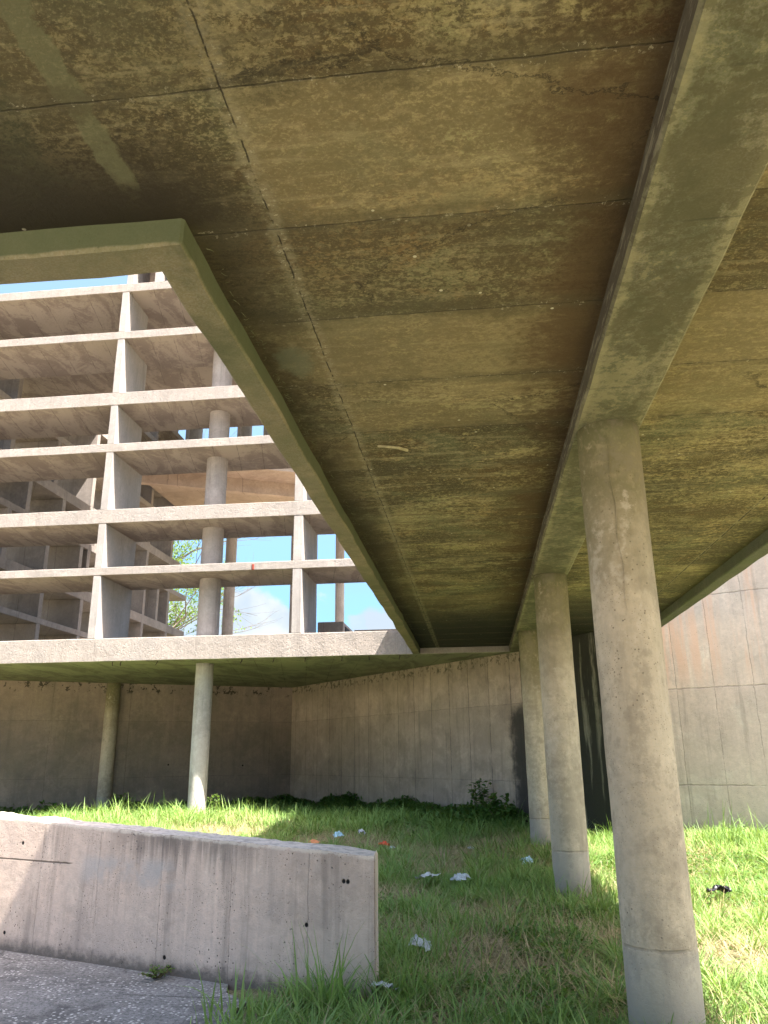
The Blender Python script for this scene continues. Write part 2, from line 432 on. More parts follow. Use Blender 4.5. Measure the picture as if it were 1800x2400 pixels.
def col_extra(q, c, h, P, x, y, z, u, n1, n2, n3):
    # algae where the shaft meets the beam
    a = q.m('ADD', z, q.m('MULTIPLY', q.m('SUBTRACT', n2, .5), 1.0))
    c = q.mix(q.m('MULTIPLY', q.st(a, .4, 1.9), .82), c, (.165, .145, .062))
    c = q.mix(q.m('MULTIPLY', q.st(q.m('ADD', z, q.m('MULTIPLY', q.m('SUBTRACT', n3, .5), .3)), 1.86, 1.98), .4), c, (.10, .115, .045))
    # cold joint of the lowest lift and a brownish run of water on the left side
    j = q.m('MULTIPLY', q.st(q.m('ABSOLUTE', q.m('ADD', q.m('ADD', z, 1.02), q.m('MULTIPLY', q.m('SUBTRACT', n3, .5), .03))), .012, .004), q.st(n2, .38, .55))
    c = q.mix(q.m('MULTIPLY', j, .35), c, (.12, .105, .09))
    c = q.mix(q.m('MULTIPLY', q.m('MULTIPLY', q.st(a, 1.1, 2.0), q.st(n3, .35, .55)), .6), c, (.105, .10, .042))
    h = q.m('SUBTRACT', h, j)
    mud = q.st(q.m('ADD', z, q.m('MULTIPLY', q.m('SUBTRACT', n3, .5), .5)), -1.12, -1.42)
    c = q.mix(q.m('MULTIPLY', mud, .5), c, (.16, .135, .10))
    big = q.m('ADD', q.m('MULTIPLY', q.noise(q.vm('MULTIPLY', P, (1.6, 1.6, .8)), 1.5, 5, .6, .5), .6), q.m('MULTIPLY', n3, .4))
    c = q.mix(q.m('MULTIPLY', q.st(big, .50, .58), .34), c, (.27, .225, .165))
    c = q.mix(q.m('MULTIPLY', q.st(big, .45, .38), .35), c, (.60, .53, .44))
    low = q.st(z, -1.0, -1.06)
    c = q.mix(q.m('MULTIPLY', low, .35), c, (.34, .33, .315))
    return c, h
M_col = concrete('column_concrete', (.60, .50, .37), (.49, .405, .30), (.145, .115, .088), stain=.30, drips=.40, pits=1.0,
                 extra=col_extra, rough=1.0)
M_colL = concrete('weathered_column_concrete', (.44, .415, .375), (.36, .335, .30), (.17, .15, .125), stain=.3, drips=.7, pits=.8)
M_tcol = concrete('tower_column_concrete', (.36, .315, .285), (.29, .25, .23), (.15, .12, .11), stain=.2, drips=.6, pits=.4)

# retaining wall, three runs
WA, WC, WB, WD, WR = (-16.5, 18.75), (-5.8, 24.95), (.93, 17.02), (2.40, 15.10), (3.31, 14.0)
WE, WF, WG = (6.3, 12.95), (8.2, 11.9), (9.6, 10.2)
def udir(a, b):
    l = math.hypot(b[0] - a[0], b[1] - a[1])
    return ((b[0] - a[0]) / l, (b[1] - a[1]) / l)
def uoff(a, b):
    dd = udir(a, b)
    return (a[0] * dd[0] + a[1] * dd[1]) % .7
def wallB_extra(q, c, h, P, x, y, z, u, n1, n2, n3):
    c = q.mix(q.m('MULTIPLY', q.m('MULTIPLY', q.st(q.m('ADD', x, q.m('MULTIPLY', q.m('SUBTRACT', n2, .5), .35)), .62, .80), q.st(q.m('ADD', z, n1), 1.6, 1.2)), .9), c, (.035, .033, .030))
    # honeycombed lip under the slab
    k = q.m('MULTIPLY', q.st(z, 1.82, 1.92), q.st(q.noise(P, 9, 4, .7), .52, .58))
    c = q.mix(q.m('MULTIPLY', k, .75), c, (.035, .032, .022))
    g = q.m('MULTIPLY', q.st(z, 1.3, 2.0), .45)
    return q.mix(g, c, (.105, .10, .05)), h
def wallA_extra(q, c, h, P, x, y, z, u, n1, n2, n3):
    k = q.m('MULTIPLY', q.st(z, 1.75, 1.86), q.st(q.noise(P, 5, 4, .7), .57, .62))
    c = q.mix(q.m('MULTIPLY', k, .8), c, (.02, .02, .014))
    return c, h
def wallD_extra(q, c, h, P, x, y, z, u, n1, n2, n3):
    s = q.noise(q.comb(q.m('MULTIPLY', u, 5), q.m('MULTIPLY', z, .5), 2), 1, 6, .65, .3)
    k = q.st(s, .66, .52)
    c = q.mix(q.m('MULTIPLY', k, .93), c, (.028, .028, .024))
    return c, h
wj = [('z', 1.55, 1.02, .009, .55)]
hA = [(-13.0, 20.85, .3), (-11.9, 21.5, -.9), (-10.2, 22.45, .4), (-9.0, 23.1, -.2), (-8.0, 23.7, .9), (-7.1, 24.2, -.25), (-6.5, 24.6, .5), (-8.9, 23.2, 1.2)]
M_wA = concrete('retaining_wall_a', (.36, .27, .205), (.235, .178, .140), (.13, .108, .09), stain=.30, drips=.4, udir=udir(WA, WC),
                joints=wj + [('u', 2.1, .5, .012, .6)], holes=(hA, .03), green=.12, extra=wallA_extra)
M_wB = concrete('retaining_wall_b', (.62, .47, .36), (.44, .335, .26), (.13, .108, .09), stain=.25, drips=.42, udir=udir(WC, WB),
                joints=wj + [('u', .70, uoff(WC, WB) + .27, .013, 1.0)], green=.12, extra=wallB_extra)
M_wD = concrete('retaining_wall_d', (.27, .25, .20), (.22, .21, .15), (.09, .085, .06), stain=.5, drips=.8, udir=udir(WB, WD),
                joints=wj, extra=wallD_extra)
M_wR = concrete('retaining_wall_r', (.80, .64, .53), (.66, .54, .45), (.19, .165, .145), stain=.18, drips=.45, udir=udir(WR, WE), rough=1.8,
                joints=[('z', 1.58, 1.06, .016, .6), ('u', .62, .33, .010, .5)], sun_pink=.9, basedark=(-1.35, .35, .55), pits=1.0)

def low_extra(q, c, h, P, x, y, z, u, n1, n2, n3):
    # black run-off below the coping in the middle of the length
    s = q.noise(q.comb(q.m('MULTIPLY', u, 22), q.m('MULTIPLY', z, .9), 5), 1, 5, .6)
    mid = q.m('MULTIPLY', q.st(x, -3.1, -2.5), q.st(x, -1.35, -1.9))
    top = q.m('MULTIPLY', q.st(q.m('ADD', z, q.m('MULTIPLY', q.m('SUBTRACT', s, .5), .75)), -.82, -.55), mid)
    c = q.mix(q.m('MULTIPLY', top, .6), c, (.085, .078, .072))
    pale = q.m('MULTIPLY', q.m('MULTIPLY', q.st(z, -.98, -.90), q.st(z, -.70, -.80)), q.m('MULTIPLY', q.st(x, -3.3, -3.1), q.st(x, -2.1, -2.4)))
    c = q.mix(q.m('MULTIPLY', q.m('MULTIPLY', pale, q.st(n2, .4, .6)), .6), c, (.42, .40, .385))
    tz_ = q.m('ADD', z, q.m('ADD', .667, q.m('MULTIPLY', x, .0433)))     # height above the coping line
    lip = q.m('MULTIPLY', q.st(q.m('ADD', tz_, q.m('MULTIPLY', q.m('SUBTRACT', n3, .5), .05)), -.030, -.008), q.st(n3, .36, .52))
    c = q.mix(q.m('MULTIPLY', lip, .55), c, (.78, .70, .60))
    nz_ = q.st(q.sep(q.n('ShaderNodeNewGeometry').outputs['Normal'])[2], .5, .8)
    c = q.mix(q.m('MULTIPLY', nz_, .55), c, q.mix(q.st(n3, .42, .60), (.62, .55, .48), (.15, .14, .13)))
    crack = q.m('MULTIPLY', q.st(q.m('ABSOLUTE', q.m('ADD', q.m('ADD', z, .82), q.m('MULTIPLY', n3, -.012))), .009, .003), q.st(x, -3.30, -3.36))
    c = q.mix(q.m('MULTIPLY', crack, .8), c, (.06, .05, .04))
    h = q.m('SUBTRACT', h, crack)
    return c, h
hL = [(-3.886, 6.806, -.683), (-3.978, 6.841, -1.375), (-2.348, 6.207, -1.395), (-1.204, 5.762, -1.084), (-.935, 5.657, -.799), (-.905, 5.645, -.80)]
M_low = concrete('low_wall_concrete', (.74, .57, .46), (.60, .475, .395), (.155, .13, .112), stain=.22, drips=.55, rough=2.0, udir=udir((-4, 6.85), (-.71, 5.57)),
                 joints=[('u', .66, .1, .006, .45)], holes=(hL, .018), basedark=(-1.5, .13, .8), extra=low_extra, pits=1.6)

def pave_mat():
    m, q, b = newmat('old_paving')
    P, N = pos(q)
    n1, n2, n3 = q.noise(P, 1.3, 5, .6, .4), q.noise(P, 7, 7, .7), q.noise(P, 40, 6, .7)
    c = q.mix(q.st(n2, .36, .64), (.085, .080, .075), (.20, .188, .175))
    c = q.mix(q.st(n1, .42, .62), c, (.215, .205, .195))
    # light band next to the wall
    dd = q.vm('DOT_PRODUCT', P, (-.363, -.932, 0), out='Value')
    c = q.mix(q.m('MULTIPLY', q.st(q.m('ADD', dd, q.m('MULTIPLY', q.m('SUBTRACT', n2, .5), .5)), -4.55, -4.88), .7), c, (.25, .235, .22))
    v = q.voro(P, 30)
    c = q.mix(q.m('MULTIPLY', q.st(n3, .48, .58), .6), c, (.055, .052, .048))
    c = q.mix(q.m('MULTIPLY', q.st(v, .34, .20), q.st(q.noise(P, 5, 4), .40, .52)), c, (.46, .44, .41))
    v2 = q.voro(P, 75)
    c = q.mix(q.m('MULTIPLY', q.st(v2, .26, .14), .7), c, (.03, .03, .03))
    ce = q.voro(q.vm('ADD', P, q.comb(q.m('MULTIPLY', n2, .3), 0, 0)), .8, 'DISTANCE_TO_EDGE')
    ck = q.st(ce, .012, .004)
    ck = q.m('MULTIPLY', ck, q.st(n1, .45, .6))
    c = q.mix(q.m('MULTIPLY', ck, .6), c, (.03, .028, .024))
    q.put(b.inputs['Base Color'], c)
    b.inputs['Roughness'].default_value = .9
    h = q.m('SUBTRACT', q.m('ADD', q.m('MULTIPLY', n3, .5), q.m('MULTIPLY', q.st(v, .3, .15), .5)), ck)
    q.t.links.new(q.bump(h, .7, .01), b.inputs['Normal'])
    return m
M_pave = pave_mat()

def ground_mat():
    m, q, b = newmat('soil_and_thatch')
    P, N = pos(q)
    n1, n2, n3 = q.noise(P, .9, 5, .6, .4), q.noise(P, 6, 7, .7, .5), q.noise(P, 45, 6, .75, 1.0)
    c = q.mix(q.st(n1, .4, .6), (.13, .13, .055), (.20, .17, .10))
    c = q.mix(q.st(n2, .45, .62), c, (.36, .30, .18))
    c = q.mix(q.m('MULTIPLY', q.st(n3, .5, .7), .7), c, (.035, .04, .018))
    q.put(b.inputs['Base Color'], c)
    b.inputs['Roughness'].default_value = 1
    q.t.links.new(q.bump(q.m('ADD', n3, n2), .9, .03), b.inputs['Normal'])
    return m
M_ground = ground_mat()

def leaf_mat(name, c0, c1, trans=.35, rough=.5):
    """foliage: two tones chosen per blade by the 'tone' attribute, thin translucency"""
    m, q, b = newmat(name)
    a = q.n('ShaderNodeAttribute', attribute_name='tone')
    P, N = pos(q)
    c = q.mix(a.outputs['Fac'], c0, c1)
    c = q.mix(q.m('MULTIPLY', q.st(q.noise(P, 1.2, 3, .5), .4, .6), .3), c, tuple(k * .8 for k in c1))
    q.put(b.inputs['Base Color'], c)
    b.inputs['Roughness'].default_value = rough
    tr = q.n('ShaderNodeBsdfTranslucent')
    q.put(tr.inputs[0], q.mix(.5, c, (.30, .42, .05)))
    mx = q.n('ShaderNodeMixShader')
    mx.inputs[0].default_value = trans
    out = [n for n in q.t.nodes if n.type == 'OUTPUT_MATERIAL'][0]
    q.t.links.new(b.outputs[0], mx.inputs[1])
    q.t.links.new(tr.outputs[0], mx.inputs[2])
    q.t.links.new(mx.outputs[0], out.inputs[0])
    return m
M_grass = leaf_mat('grass_blades', (.085, .190, .048), (.275, .40, .115))
M_straw = leaf_mat('dry_straw', (.27, .215, .115), (.43, .35, .21), trans=.15, rough=.8)
M_cover = leaf_mat('broad_leaves', (.030, .085, .022), (.085, .175, .035))
M_tree = leaf_mat('tree_leaves', (.055, .12, .025), (.13, .21, .04), trans=.35)

def plain(name, col, rough=.6, bump=0.0, trans=0.0):
    m, q, b = newmat(name)
    P, N = pos(q)
    n = q.noise(P, 22, 6, .65)
    q.put(b.inputs['Base Color'], q.mix(q.st(n, .35, .65), col, tuple(k * .7 for k in col)))
    b.inputs['Roughness'].default_value = rough
    if bump:
        q.t.links.new(q.bump(n, bump, .01), b.inputs['Normal'])
    return m
M_bark = plain('bark', (.11, .085, .065), .9, .5)
M_iron = plain('rusty_iron', (.045, .028, .02), .8, .3)
M_rust = plain('red_lead_paint', (.22, .05, .035), .8, .3)
M_white = plain('white_plastic', (.52, .54, .55), .35)
M_red = plain('red_wrapper', (.65, .07, .03), .4)
M_orange = plain('orange_wrapper', (.62, .24, .10), .5)
M_blue = plain('pale_blue_plastic', (.45, .66, .78), .35)
M_black = plain('black_plastic', (.012, .012, .018), .3)
M_stem = plain('stem', (.14, .12, .06), .8)

# ------------------------------------------------------------------ mesh helpers
def link(o, parent=None, **props):
    COL.objects.link(o)
    if parent is not None:
        o.parent = parent
    for k, v in props.items():
        o[k] = v
    return o
def thing(name, label, cat, loc=(0, 0, 0), group=None):
    o = bpy.data.objects.new(name, None)
    o.location = loc
    o.empty_display_size = .3
    COL.objects.link(o)
    o['label'] = label
    o['category'] = cat
    if group:
        o['group'] = group
    return o
def finish(name, bm, mat, parent=None, smooth=False, **props):
    me = bpy.data.meshes.new(name)
    bm.normal_update()
    bm.to_mesh(me)
    bm.free()
    me.materials.append(mat)
    if smooth:
        me.polygons.foreach_set('use_smooth', [True] * len(me.polygons))
    o = bpy.data.objects.new(name, me)
    if parent is not None:
        off = Vector(parent.location)
        me.transform(Matrix.Translation(-off))
    return link(o, parent, **props)

def rough_up(bm, amp, freq=2.2, fine=0.0):
    for v in bm.verts:
        n = mnoise.noise_vector(v.co * freq)
        v.co += n * amp
        if fine:
            v.co += mnoise.noise_vector(v.co * freq * 6) * fine

def cuts(bm, axis, positions):
    for p in positions:
        co = Vector((0, 0, 0)); co[axis] = p
        no = Vector((0, 0, 0)); no[axis] = 1
        bmesh.ops.bisect_plane(bm, geom=bm.verts[:] + bm.edges[:] + bm.faces[:], plane_co=co, plane_no=no, dist=1e-5)

def box_bm(x0, x1, y0, y1, z0, z1, seg=None, bev=.012, amp=.004, fine=.0, freq=2.2):
    """a cast block: bevelled arrises, cut along its long sides and slightly uneven"""
    bm = bmesh.new()
    bmesh.ops.create_cube(bm, size=1)
    for v in bm.verts:
        v.co = Vector((x0 if v.co.x < 0 else x1, y0 if v.co.y < 0 else y1, z0 if v.co.z < 0 else z1))
    if bev:
        bmesh.ops.bevel(bm, geom=bm.edges[:], offset=bev, segments=1, affect='EDGES', profile=.6)
    if seg:
        for ax, (a, b) in enumerate(((x0, x1), (y0, y1), (z0, z1))):
            k = int((b - a) / seg)
            cuts(bm, ax, [a + (b - a) * (i + 1) / (k + 1) for i in range(k)])
    if amp:
        rough_up(bm, amp, freq, fine)
    return bm

def prism_bm(pts, z0, z1, seg=None, bev=.0, amp=.0, freq=2.2):
    bm = bmesh.new()
    lo = [bm.verts.new((x, y, z0)) for x, y in pts]
    f = bm.faces.new(lo)
    r = bmesh.ops.extrude_face_region(bm, geom=[f])
    for v in r['geom']:
        if isinstance(v, bmesh.types.BMVert):
            v.co.z = z1
    bmesh.ops.recalc_face_normals(bm, faces=bm.faces[:])
    if bev:
        bmesh.ops.bevel(bm, geom=bm.edges[:], offset=bev, segments=1, affect='EDGES')
    if seg:
        for ax in range(3):
            lo_, hi_ = min(v.co[ax] for v in bm.verts), max(v.co[ax] for v in bm.verts)
            k = int((hi_ - lo_) / seg)
            cuts(bm, ax, [lo_ + (hi_ - lo_) * (i + 1) / (k + 1) for i in range(k)])
    if amp:
        rough_up(bm, amp, freq)
    return bm

def shaft_bm(x, y, r, z0, z1, seg=48, dz=.12, amp=.003, taper=1.0):
    bm = bmesh.new()
    n = max(2, int((z1 - z0) / dz))
    rings = []
    for i in range(n + 1):
        t = i / n
        zz = z0 + (z1 - z0) * t
        rr = r * (1 + (taper - 1) * t)
        rings.append([bm.verts.new((x + rr * math.cos(2 * math.pi * k / seg), y + rr * math.sin(2 * math.pi * k / seg), zz)) for k in range(seg)])
    for a, b in zip(rings, rings[1:]):
        for k in range(seg):
            bm.faces.new((a[k], a[(k + 1) % seg], b[(k + 1) % seg], b[k]))
    bm.faces.new(rings[0][::-1])
    bm.faces.new(rings[-1])
    rough_up(bm, amp * 1.6, 2.5, amp * .5)
    return bm

def tube_bm(pts, r0, r1, seg=6, bm=None):
    bm = bm or bmesh.new()
    rings = []
    n = len(pts)
    for i, p in enumerate(pts):
        p = Vector(p)
        t = (Vector(pts[min(i + 1, n - 1)]) - Vector(pts[max(i - 1, 0)])).normalized()
        a = t.orthogonal().normalized()
        b = t.cross(a)
        r = r0 + (r1 - r0) * i / (n - 1)
        rings.append([bm.verts.new(p + (a * math.cos(2 * math.pi * k / seg) + b * math.sin(2 * math.pi * k / seg)) * r) for k in range(seg)])
    for u, v in zip(rings, rings[1:]):
        for k in range(seg):
            bm.faces.new((u[k], u[(k + 1) % seg], v[(k + 1) % seg], v[k]))
    bm.faces.new(rings[0][::-1]); bm.faces.new(rings[-1])
    return bm

def np_mesh(name, verts, quads, tone, mat, parent=None, tris=None, **props):
    me = bpy.data.meshes.new(name)
    nq = len(quads)
    nt = 0 if tris is None else len(tris)
    me.vertices.add(len(verts))
    me.vertices.foreach_set('co', verts.astype(np.float32).ravel())
    loops = quads.ravel() if nt == 0 else np.concatenate([quads.ravel(), tris.ravel()])
    me.loops.add(len(loops))
    me.loops.foreach_set('vertex_index', loops.astype(np.int32))
    me.polygons.add(nq + nt)
    starts = np.concatenate([np.arange(nq) * 4, nq * 4 + np.arange(nt) * 3]).astype(np.int32)
    me.polygons.foreach_set('loop_start', starts)
    me.update(calc_edges=True)
    at = me.attributes.new('tone', 'FLOAT', 'POINT')
    at.data.foreach_set('value', tone.astype(np.float32))
    me.materials.append(mat)
    o = bpy.data.objects.new(name, me)
    if parent is not None:
        me.transform(Matrix.Translation(-Vector(parent.location)))
    return link(o, parent, **props)

# ------------------------------------------------------------------ ground
def gz(x, y):
    z = -1.50
    z = z + .30 * np.exp(-(((x + 6.5) / 3.4) ** 2 + ((y - 17.2) / 3.0) ** 2))
    z = z + .20 * np.exp(-(((x - 4.2) / 2.2) ** 2 + ((y - 13.6) / 2.2) ** 2))
    z = z + .14 * np.exp(-(((x + .5) / 2.6) ** 2 + ((y - 18.0) / 2.2) ** 2))
    z = z + .035 * np.sin(x * 1.7 + y * .8) * np.sin(y * 1.3 - x * .4) * np.clip((y - 4.5) / 3, 0, 1)
    return z
xs = np.concatenate([np.linspace(-420, -22, 18), np.linspace(-20, 14, 137), np.linspace(16, 420, 18)])
ys = np.concatenate([np.linspace(-420, -14, 18), np.linspace(-12, 30, 169), np.linspace(32, 420, 18)])
GX, GY = np.meshgrid(xs, ys)
GZ = gz(GX, GY)
# the sheet dips below the paving slab in the lower left corner
on_pave = (GX < -.9) & (GY < 6.9 - .39 * (GX + 4)) & (GX > -12)
GZ = np.where(on_pave & (GY < 7.2), GZ - .05, GZ)
nx, ny = len(xs), len(ys)
idx = np.arange(nx * ny).reshape(ny, nx)
q4 = np.stack([idx[:-1, :-1], idx[:-1, 1:], idx[1:, 1:], idx[1:, :-1]], -1).reshape(-1, 4)
np_mesh('ground', np.stack([GX, GY, GZ], -1).reshape(-1, 3), q4, np.zeros(nx * ny), M_ground, kind='structure')
pv = prism_bm([(-12, -5), (-2.6, -5), (-1.42, 4.7), (-1.52, 4.95), (-1.46, 5.2), (-1.60, 5.38), (-1.55, 5.6), (-1.75, 5.80), (-1.80, 6.02), (-4.0, 6.86), (-12, 9.97)], -1.62, -1.503, seg=.6, amp=.006, freq=1.5)
finish('pavement', pv, M_pave, kind='structure')
# unseen pale sheet added behind the camera to bounce sunlight onto the soffit
finish('bounce_pavement', prism_bm([(-60, -60), (60, -60), (60, -5.02), (-60, -5.02)], -1.60, -1.46), plain('bounce_paving', (.50, .47, .42), .9, .3), kind='structure')

# ------------------------------------------------------------------ canopy
cz, rz, tz = 2.21, 2.08, 2.60
canopy = thing('concrete_canopy', 'mottled brown concrete canopy overhead with a large rectangular roof opening and a deep beam', 'canopy', (0, 2, 2.08))
# slab: right-hand strip, strip over the photographer
slab = prism_bm([(-6, -2.2), (3.08, -2.2), (3.08, 17.04), (-1.17, 17.04), (-1.17, 2.73), (-6, 2.73)], cz, tz - .004, seg=None)
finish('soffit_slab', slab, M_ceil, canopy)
# rims that hang below the soffit
def rim(x0, x1, y0, y1, mat, seg=.22, amp=.010):
    return finish('edge_rim', box_bm(x0, x1, y0, y1, rz, tz, seg=seg, bev=.012, amp=amp, fine=.004, freq=1.7), mat, canopy)
rim(-1.325, -1.165, 2.90, 17.04, M_rim, seg=.16, amp=.017)
rim(-6, -1.165, 2.725, 2.925, M_rim)
rim(3.08, 3.25, -2.2, 14.1, M_rimdark, amp=.006)
rim(-6, 3.08, -2.36, -2.204, M_rim)
finish('downstand_beam', box_bm(.73, 1.168, -2.19, 17.03, rz, cz + .1, seg=.3, bev=.015, amp=.007, fine=.003), M_beam, canopy)
finish('parapet', box_bm(-1.318, -1.13, 2.93, 17.02, tz + .001, 3.63, seg=None, bev=.01, amp=0), M_face, canopy)
# old lime and moss roots that hang along the joint of the rim
hang = bmesh.new()
for i in range(150):
    y = random.uniform(2.8, 9.5) if i < 110 else random.uniform(9.5, 15)
    x = -1.145 + random.uniform(0, .035)
    p = [Vector((x, y, cz + .004))]
    dv = Vector((random.uniform(.2, 1), random.uniform(-1, 1), random.uniform(-.7, -.1)))
    for k in range(4):
        p.append(p[-1] + dv.normalized() * random.uniform(.006, .016))
        dv += Vector((random.uniform(-.6, .6), random.uniform(-.6, .6), random.uniform(-.5, .6)))
    tube_bm(p, .0028, .0010, 4, hang)
finish('hanging_roots', hang, plain('root_moss', (.17, .17, .085), .9), canopy, kind='stuff')

arc = tube_bm([(-.655, 5.40, 2.203), (-.575, 5.405, 2.196), (-.50, 5.43, 2.192), (-.44, 5.50, 2.196)], .009, .013, 6)
finish('pale_root', arc, plain('pale_bark', (.42, .37, .2), .9), canopy)

# ------------------------------------------------------------------ round columns under the slab
def column(x, y, r, z0, label, mat, ztop=rz + .02, group='round concrete columns that carry the slab'):
    t = thing('round_column', label, 'column', (x, y, z0), group)
    finish('shaft', shaft_bm(x, y, r, z0 - .25, ztop), mat, t, smooth=True)
    return t
# the nearest column shows its formwork seam
c1 = column(.953, 5.047, .200, -1.5, 'nearest and thickest-looking column, at the right of the view, with a vertical casting seam', M_col)
seam = bmesh.new()
pts = []
for i in range(60):
    zz = 1.98 - 1.15 * i / 59
    a = math.radians(-104 + 2.0 * math.sin(i * .31) + 8 * i / 59)
    pts.append((.953 + .203 * math.cos(a) + random.uniform(-.0015, .0015), 5.047 + .203 * math.sin(a), zz))
tube_bm(pts, .0045, .0030, 5, seam)
finish('casting_seam', seam, M_col, c1)
column(.955, 9.60, .200, -1.48, 'second column in the row under the beam, directly behind the nearest one', M_col)
column(.985, 14.20, .200, -1.50, 'pale column third in the row under the beam, half hidden by the second', M_col)
column(-6.27, 17.95, .205, -1.24, 'whitish weathered column standing in bright grass in front of the dark recess', M_colL)
column(-10.45, 22.2, .195, -1.42, 'farthest left column, grey and shaded, close to the retaining wall', M_col)

# ------------------------------------------------------------------ retaining wall (zig-zag)
rw = thing('retaining_wall', 'zigzag grey concrete retaining wall behind the grass, stained, rising above the slab on the right', 'wall', (-5.8, 24.95, -1.5))
def wall_run(a, b, z1, mat, th=.5, z0=-1.75):
    dd = udir(a, b)
    n = (-dd[1], dd[0])
    if n[1] < 0:
        n = (-n[0], -n[1])
    pts = [a, b, (b[0] + n[0] * th, b[1] + n[1] * th), (a[0] + n[0] * th, a[1] + n[1] * th)]
    finish('wall_panel', prism_bm(pts, z0, z1, seg=.5, amp=.006, freq=1.3), mat, rw)
wall_run(WA, (WC[0] + .25, WC[1] + .145), rz + .01, M_wA)
wall_run(WC, WB, rz + .01, M_wB)
wall_run((WB[0] + .01, WB[1]), WD, 2.3, M_wD)
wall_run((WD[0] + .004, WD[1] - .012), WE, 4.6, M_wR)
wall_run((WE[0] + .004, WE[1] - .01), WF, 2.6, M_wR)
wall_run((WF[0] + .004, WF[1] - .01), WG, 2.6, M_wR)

# ------------------------------------------------------------------ low wall in the foreground
lw = thing('low_wall', 'low pinkish grey concrete wall with a sloping top, its left end catching the sun', 'wall', (-2.3, 6.2, -1.5))
bm = bmesh.new()
xa, xb = -9.5, -.712
def fy(x): return 6.852 - .3885 * (x + 4.005)
def tzl(x): return -.636 + (-.712 - x) * .0433
NX = 150
fr, bk = [], []
for i in range(NX + 1):
    x = xa + (xb - xa) * i / NX
    y = fy(x)
    ox, oy = (.362 * .30, .932 * .30)
    ox = min(ox, -.732 - x)
    wob = .009 * mnoise.noise(Vector((x * 3, 0, 0))) + .008 * mnoise.noise(Vector((x * 13, 5, 0))) - .020 * max(0, mnoise.noise(Vector((x * 6, 9, 0))) - .35)
    fr.append([bm.verts.new((x, y, zz)) for zz in [-1.7] + [-1.5 + (tzl(x) + wob + 1.5) * k / 6 for k in range(7)]])
    bk.append([bm.verts.new((x + ox, y + oy, zz)) for zz in [-1.7] + [-1.5 + (tzl(x) + wob * 1.5 + 1.5) * k / 6 for k in range(7)]])
for A, flip in ((fr, False), (bk, True)):
    for i in range(NX):
        for k in range(7):
            f = (A[i][k], A[i + 1][k], A[i + 1][k + 1], A[i][k + 1])
            bm.faces.new(f[::-1] if flip else f)
for i in range(NX):
    bm.faces.new((fr[i][7], fr[i + 1][7], bk[i + 1][7], bk[i][7]))
for i, fl in ((0, True), (NX, False)):
    for k in range(7):
        f = (fr[i][k], bk[i][k], bk[i][k + 1], fr[i][k + 1])
        bm.faces.new(f[::-1] if fl else f)
bmesh.ops.recalc_face_normals(bm, faces=bm.faces[:])
sharp = [e for e in bm.edges if len(e.link_faces) == 2 and e.calc_face_angle(0) > .8]
bmesh.ops.bevel(bm, geom=sharp, offset=.008, segments=2, affect='EDGES')
rough_up(bm, .003, 5)
finish('wall_body', bm, M_low, lw)

# ------------------------------------------------------------------ tower
tw = thing('sunshade_tower', 'open concrete tower of stacked horizontal shelves and upright fins seen through the roof opening', 'tower', (-6, 17.05, 2.6))
YF, YB = 17.05, 18.80
XL, XI = -15.4, -13.65
levels = [(2.08, 2.605), (4.075, 4.262), (5.340, 5.690), (7.170, 7.385), (8.425, 8.768), (10.285, 10.500), (11.672, 11.915)]
XR = 3.2
# floor of the tower; its underside roofs the grassy recess
finish('edge_beam', box_bm(XL, XR, YF, YF + .45, 2.08, 2.605, seg=.3, bev=.012, amp=.006, fine=.003), M_face0, tw)
finish('floor_slab', prism_bm([(XL, YF + .452), (XR, YF + .452), (XR, 36), (XL, 36)], 2.083, 2.59), M_face0, tw)
for z0, z1 in levels[1:]:
    finish('shelf_slab', box_bm(XI - .0, XR, YF, YB, z0, z1, seg=.5, bev=.010, amp=.006, fine=.002), M_face, tw)
for z0, z1 in levels[1:] + [(13.30, 13.55), (14.60, 14.85)]:
    e = 35.9
    ys_ = YF if z0 < 12 else 25.8
    finish('side_shelf_slab', box_bm(XL, XI - .004, ys_, e, z0, z1, seg=None, bev=.010, amp=0), M_in if z0 < 8.5 else M_face, tw)
# upright fins of the front, one piece per storey
fin_x = [(-13.62, -13.42), (-8.775, -8.590), (-4.030, -3.815), (.86, 1.06)]
deps = [18.96, 18.96, 18.9, 18.55, 18.5, 18.3]
for i in range(6):
    z0, z1 = levels[i][1], levels[i + 1][0]
    for a, b in fin_x:
        yb = min(deps[i], YB - .01) if i else YB - .01
        finish('fin', box_bm(a, b, YF + .006, yb, z0 + .001, z1 - .001, seg=.5, bev=.008, amp=.005, fine=.002), M_fin, tw)
# fins of the side face, seen from inside
sidefins = [([20.6, 23.2, 25.8, 28.4, 31.0, 33.6], 0), ([20.6, 23.2, 25.8, 28.4, 31.0, 33.6], 1),
            ([20.9, 23.2, 25.4, 25.95, 28.4, 31.0, 32.4, 33.6], 2), ([19.9, 21.8, 23.9, 25.4, 26.4, 28.4, 31.0, 33.6], 3)]
for yl, i in sidefins:
    z0, z1 = levels[i][1], levels[i + 1][0]
    for yy in yl:
        finish('side_fin', box_bm(XL + .02, XI - .01, yy, yy + .22, z0 + .001, z1 - .001, seg=None, bev=.008, amp=0), M_in, tw)
for za, zb in ((8.77, 10.284), (10.501, 11.671), (11.916, 13.299), (13.551, 14.599)):
    for yy in (20.6, 23.2, 25.8, 28.4, 31.0, 33.6):
        if za < 11 or yy > 25.9:
            finish('side_fin', box_bm(XL + .02, XI - .01, yy, yy + .22, za, zb, seg=None, bev=.008, amp=0), M_in, tw)
finish('roof_slab', prism_bm([(XI, YB + .003), (XR, YB + .003), (XR, 22.0), (-9.5, 24.9), (XI, 24.9)], 11.675, 11.91), M_face, tw)
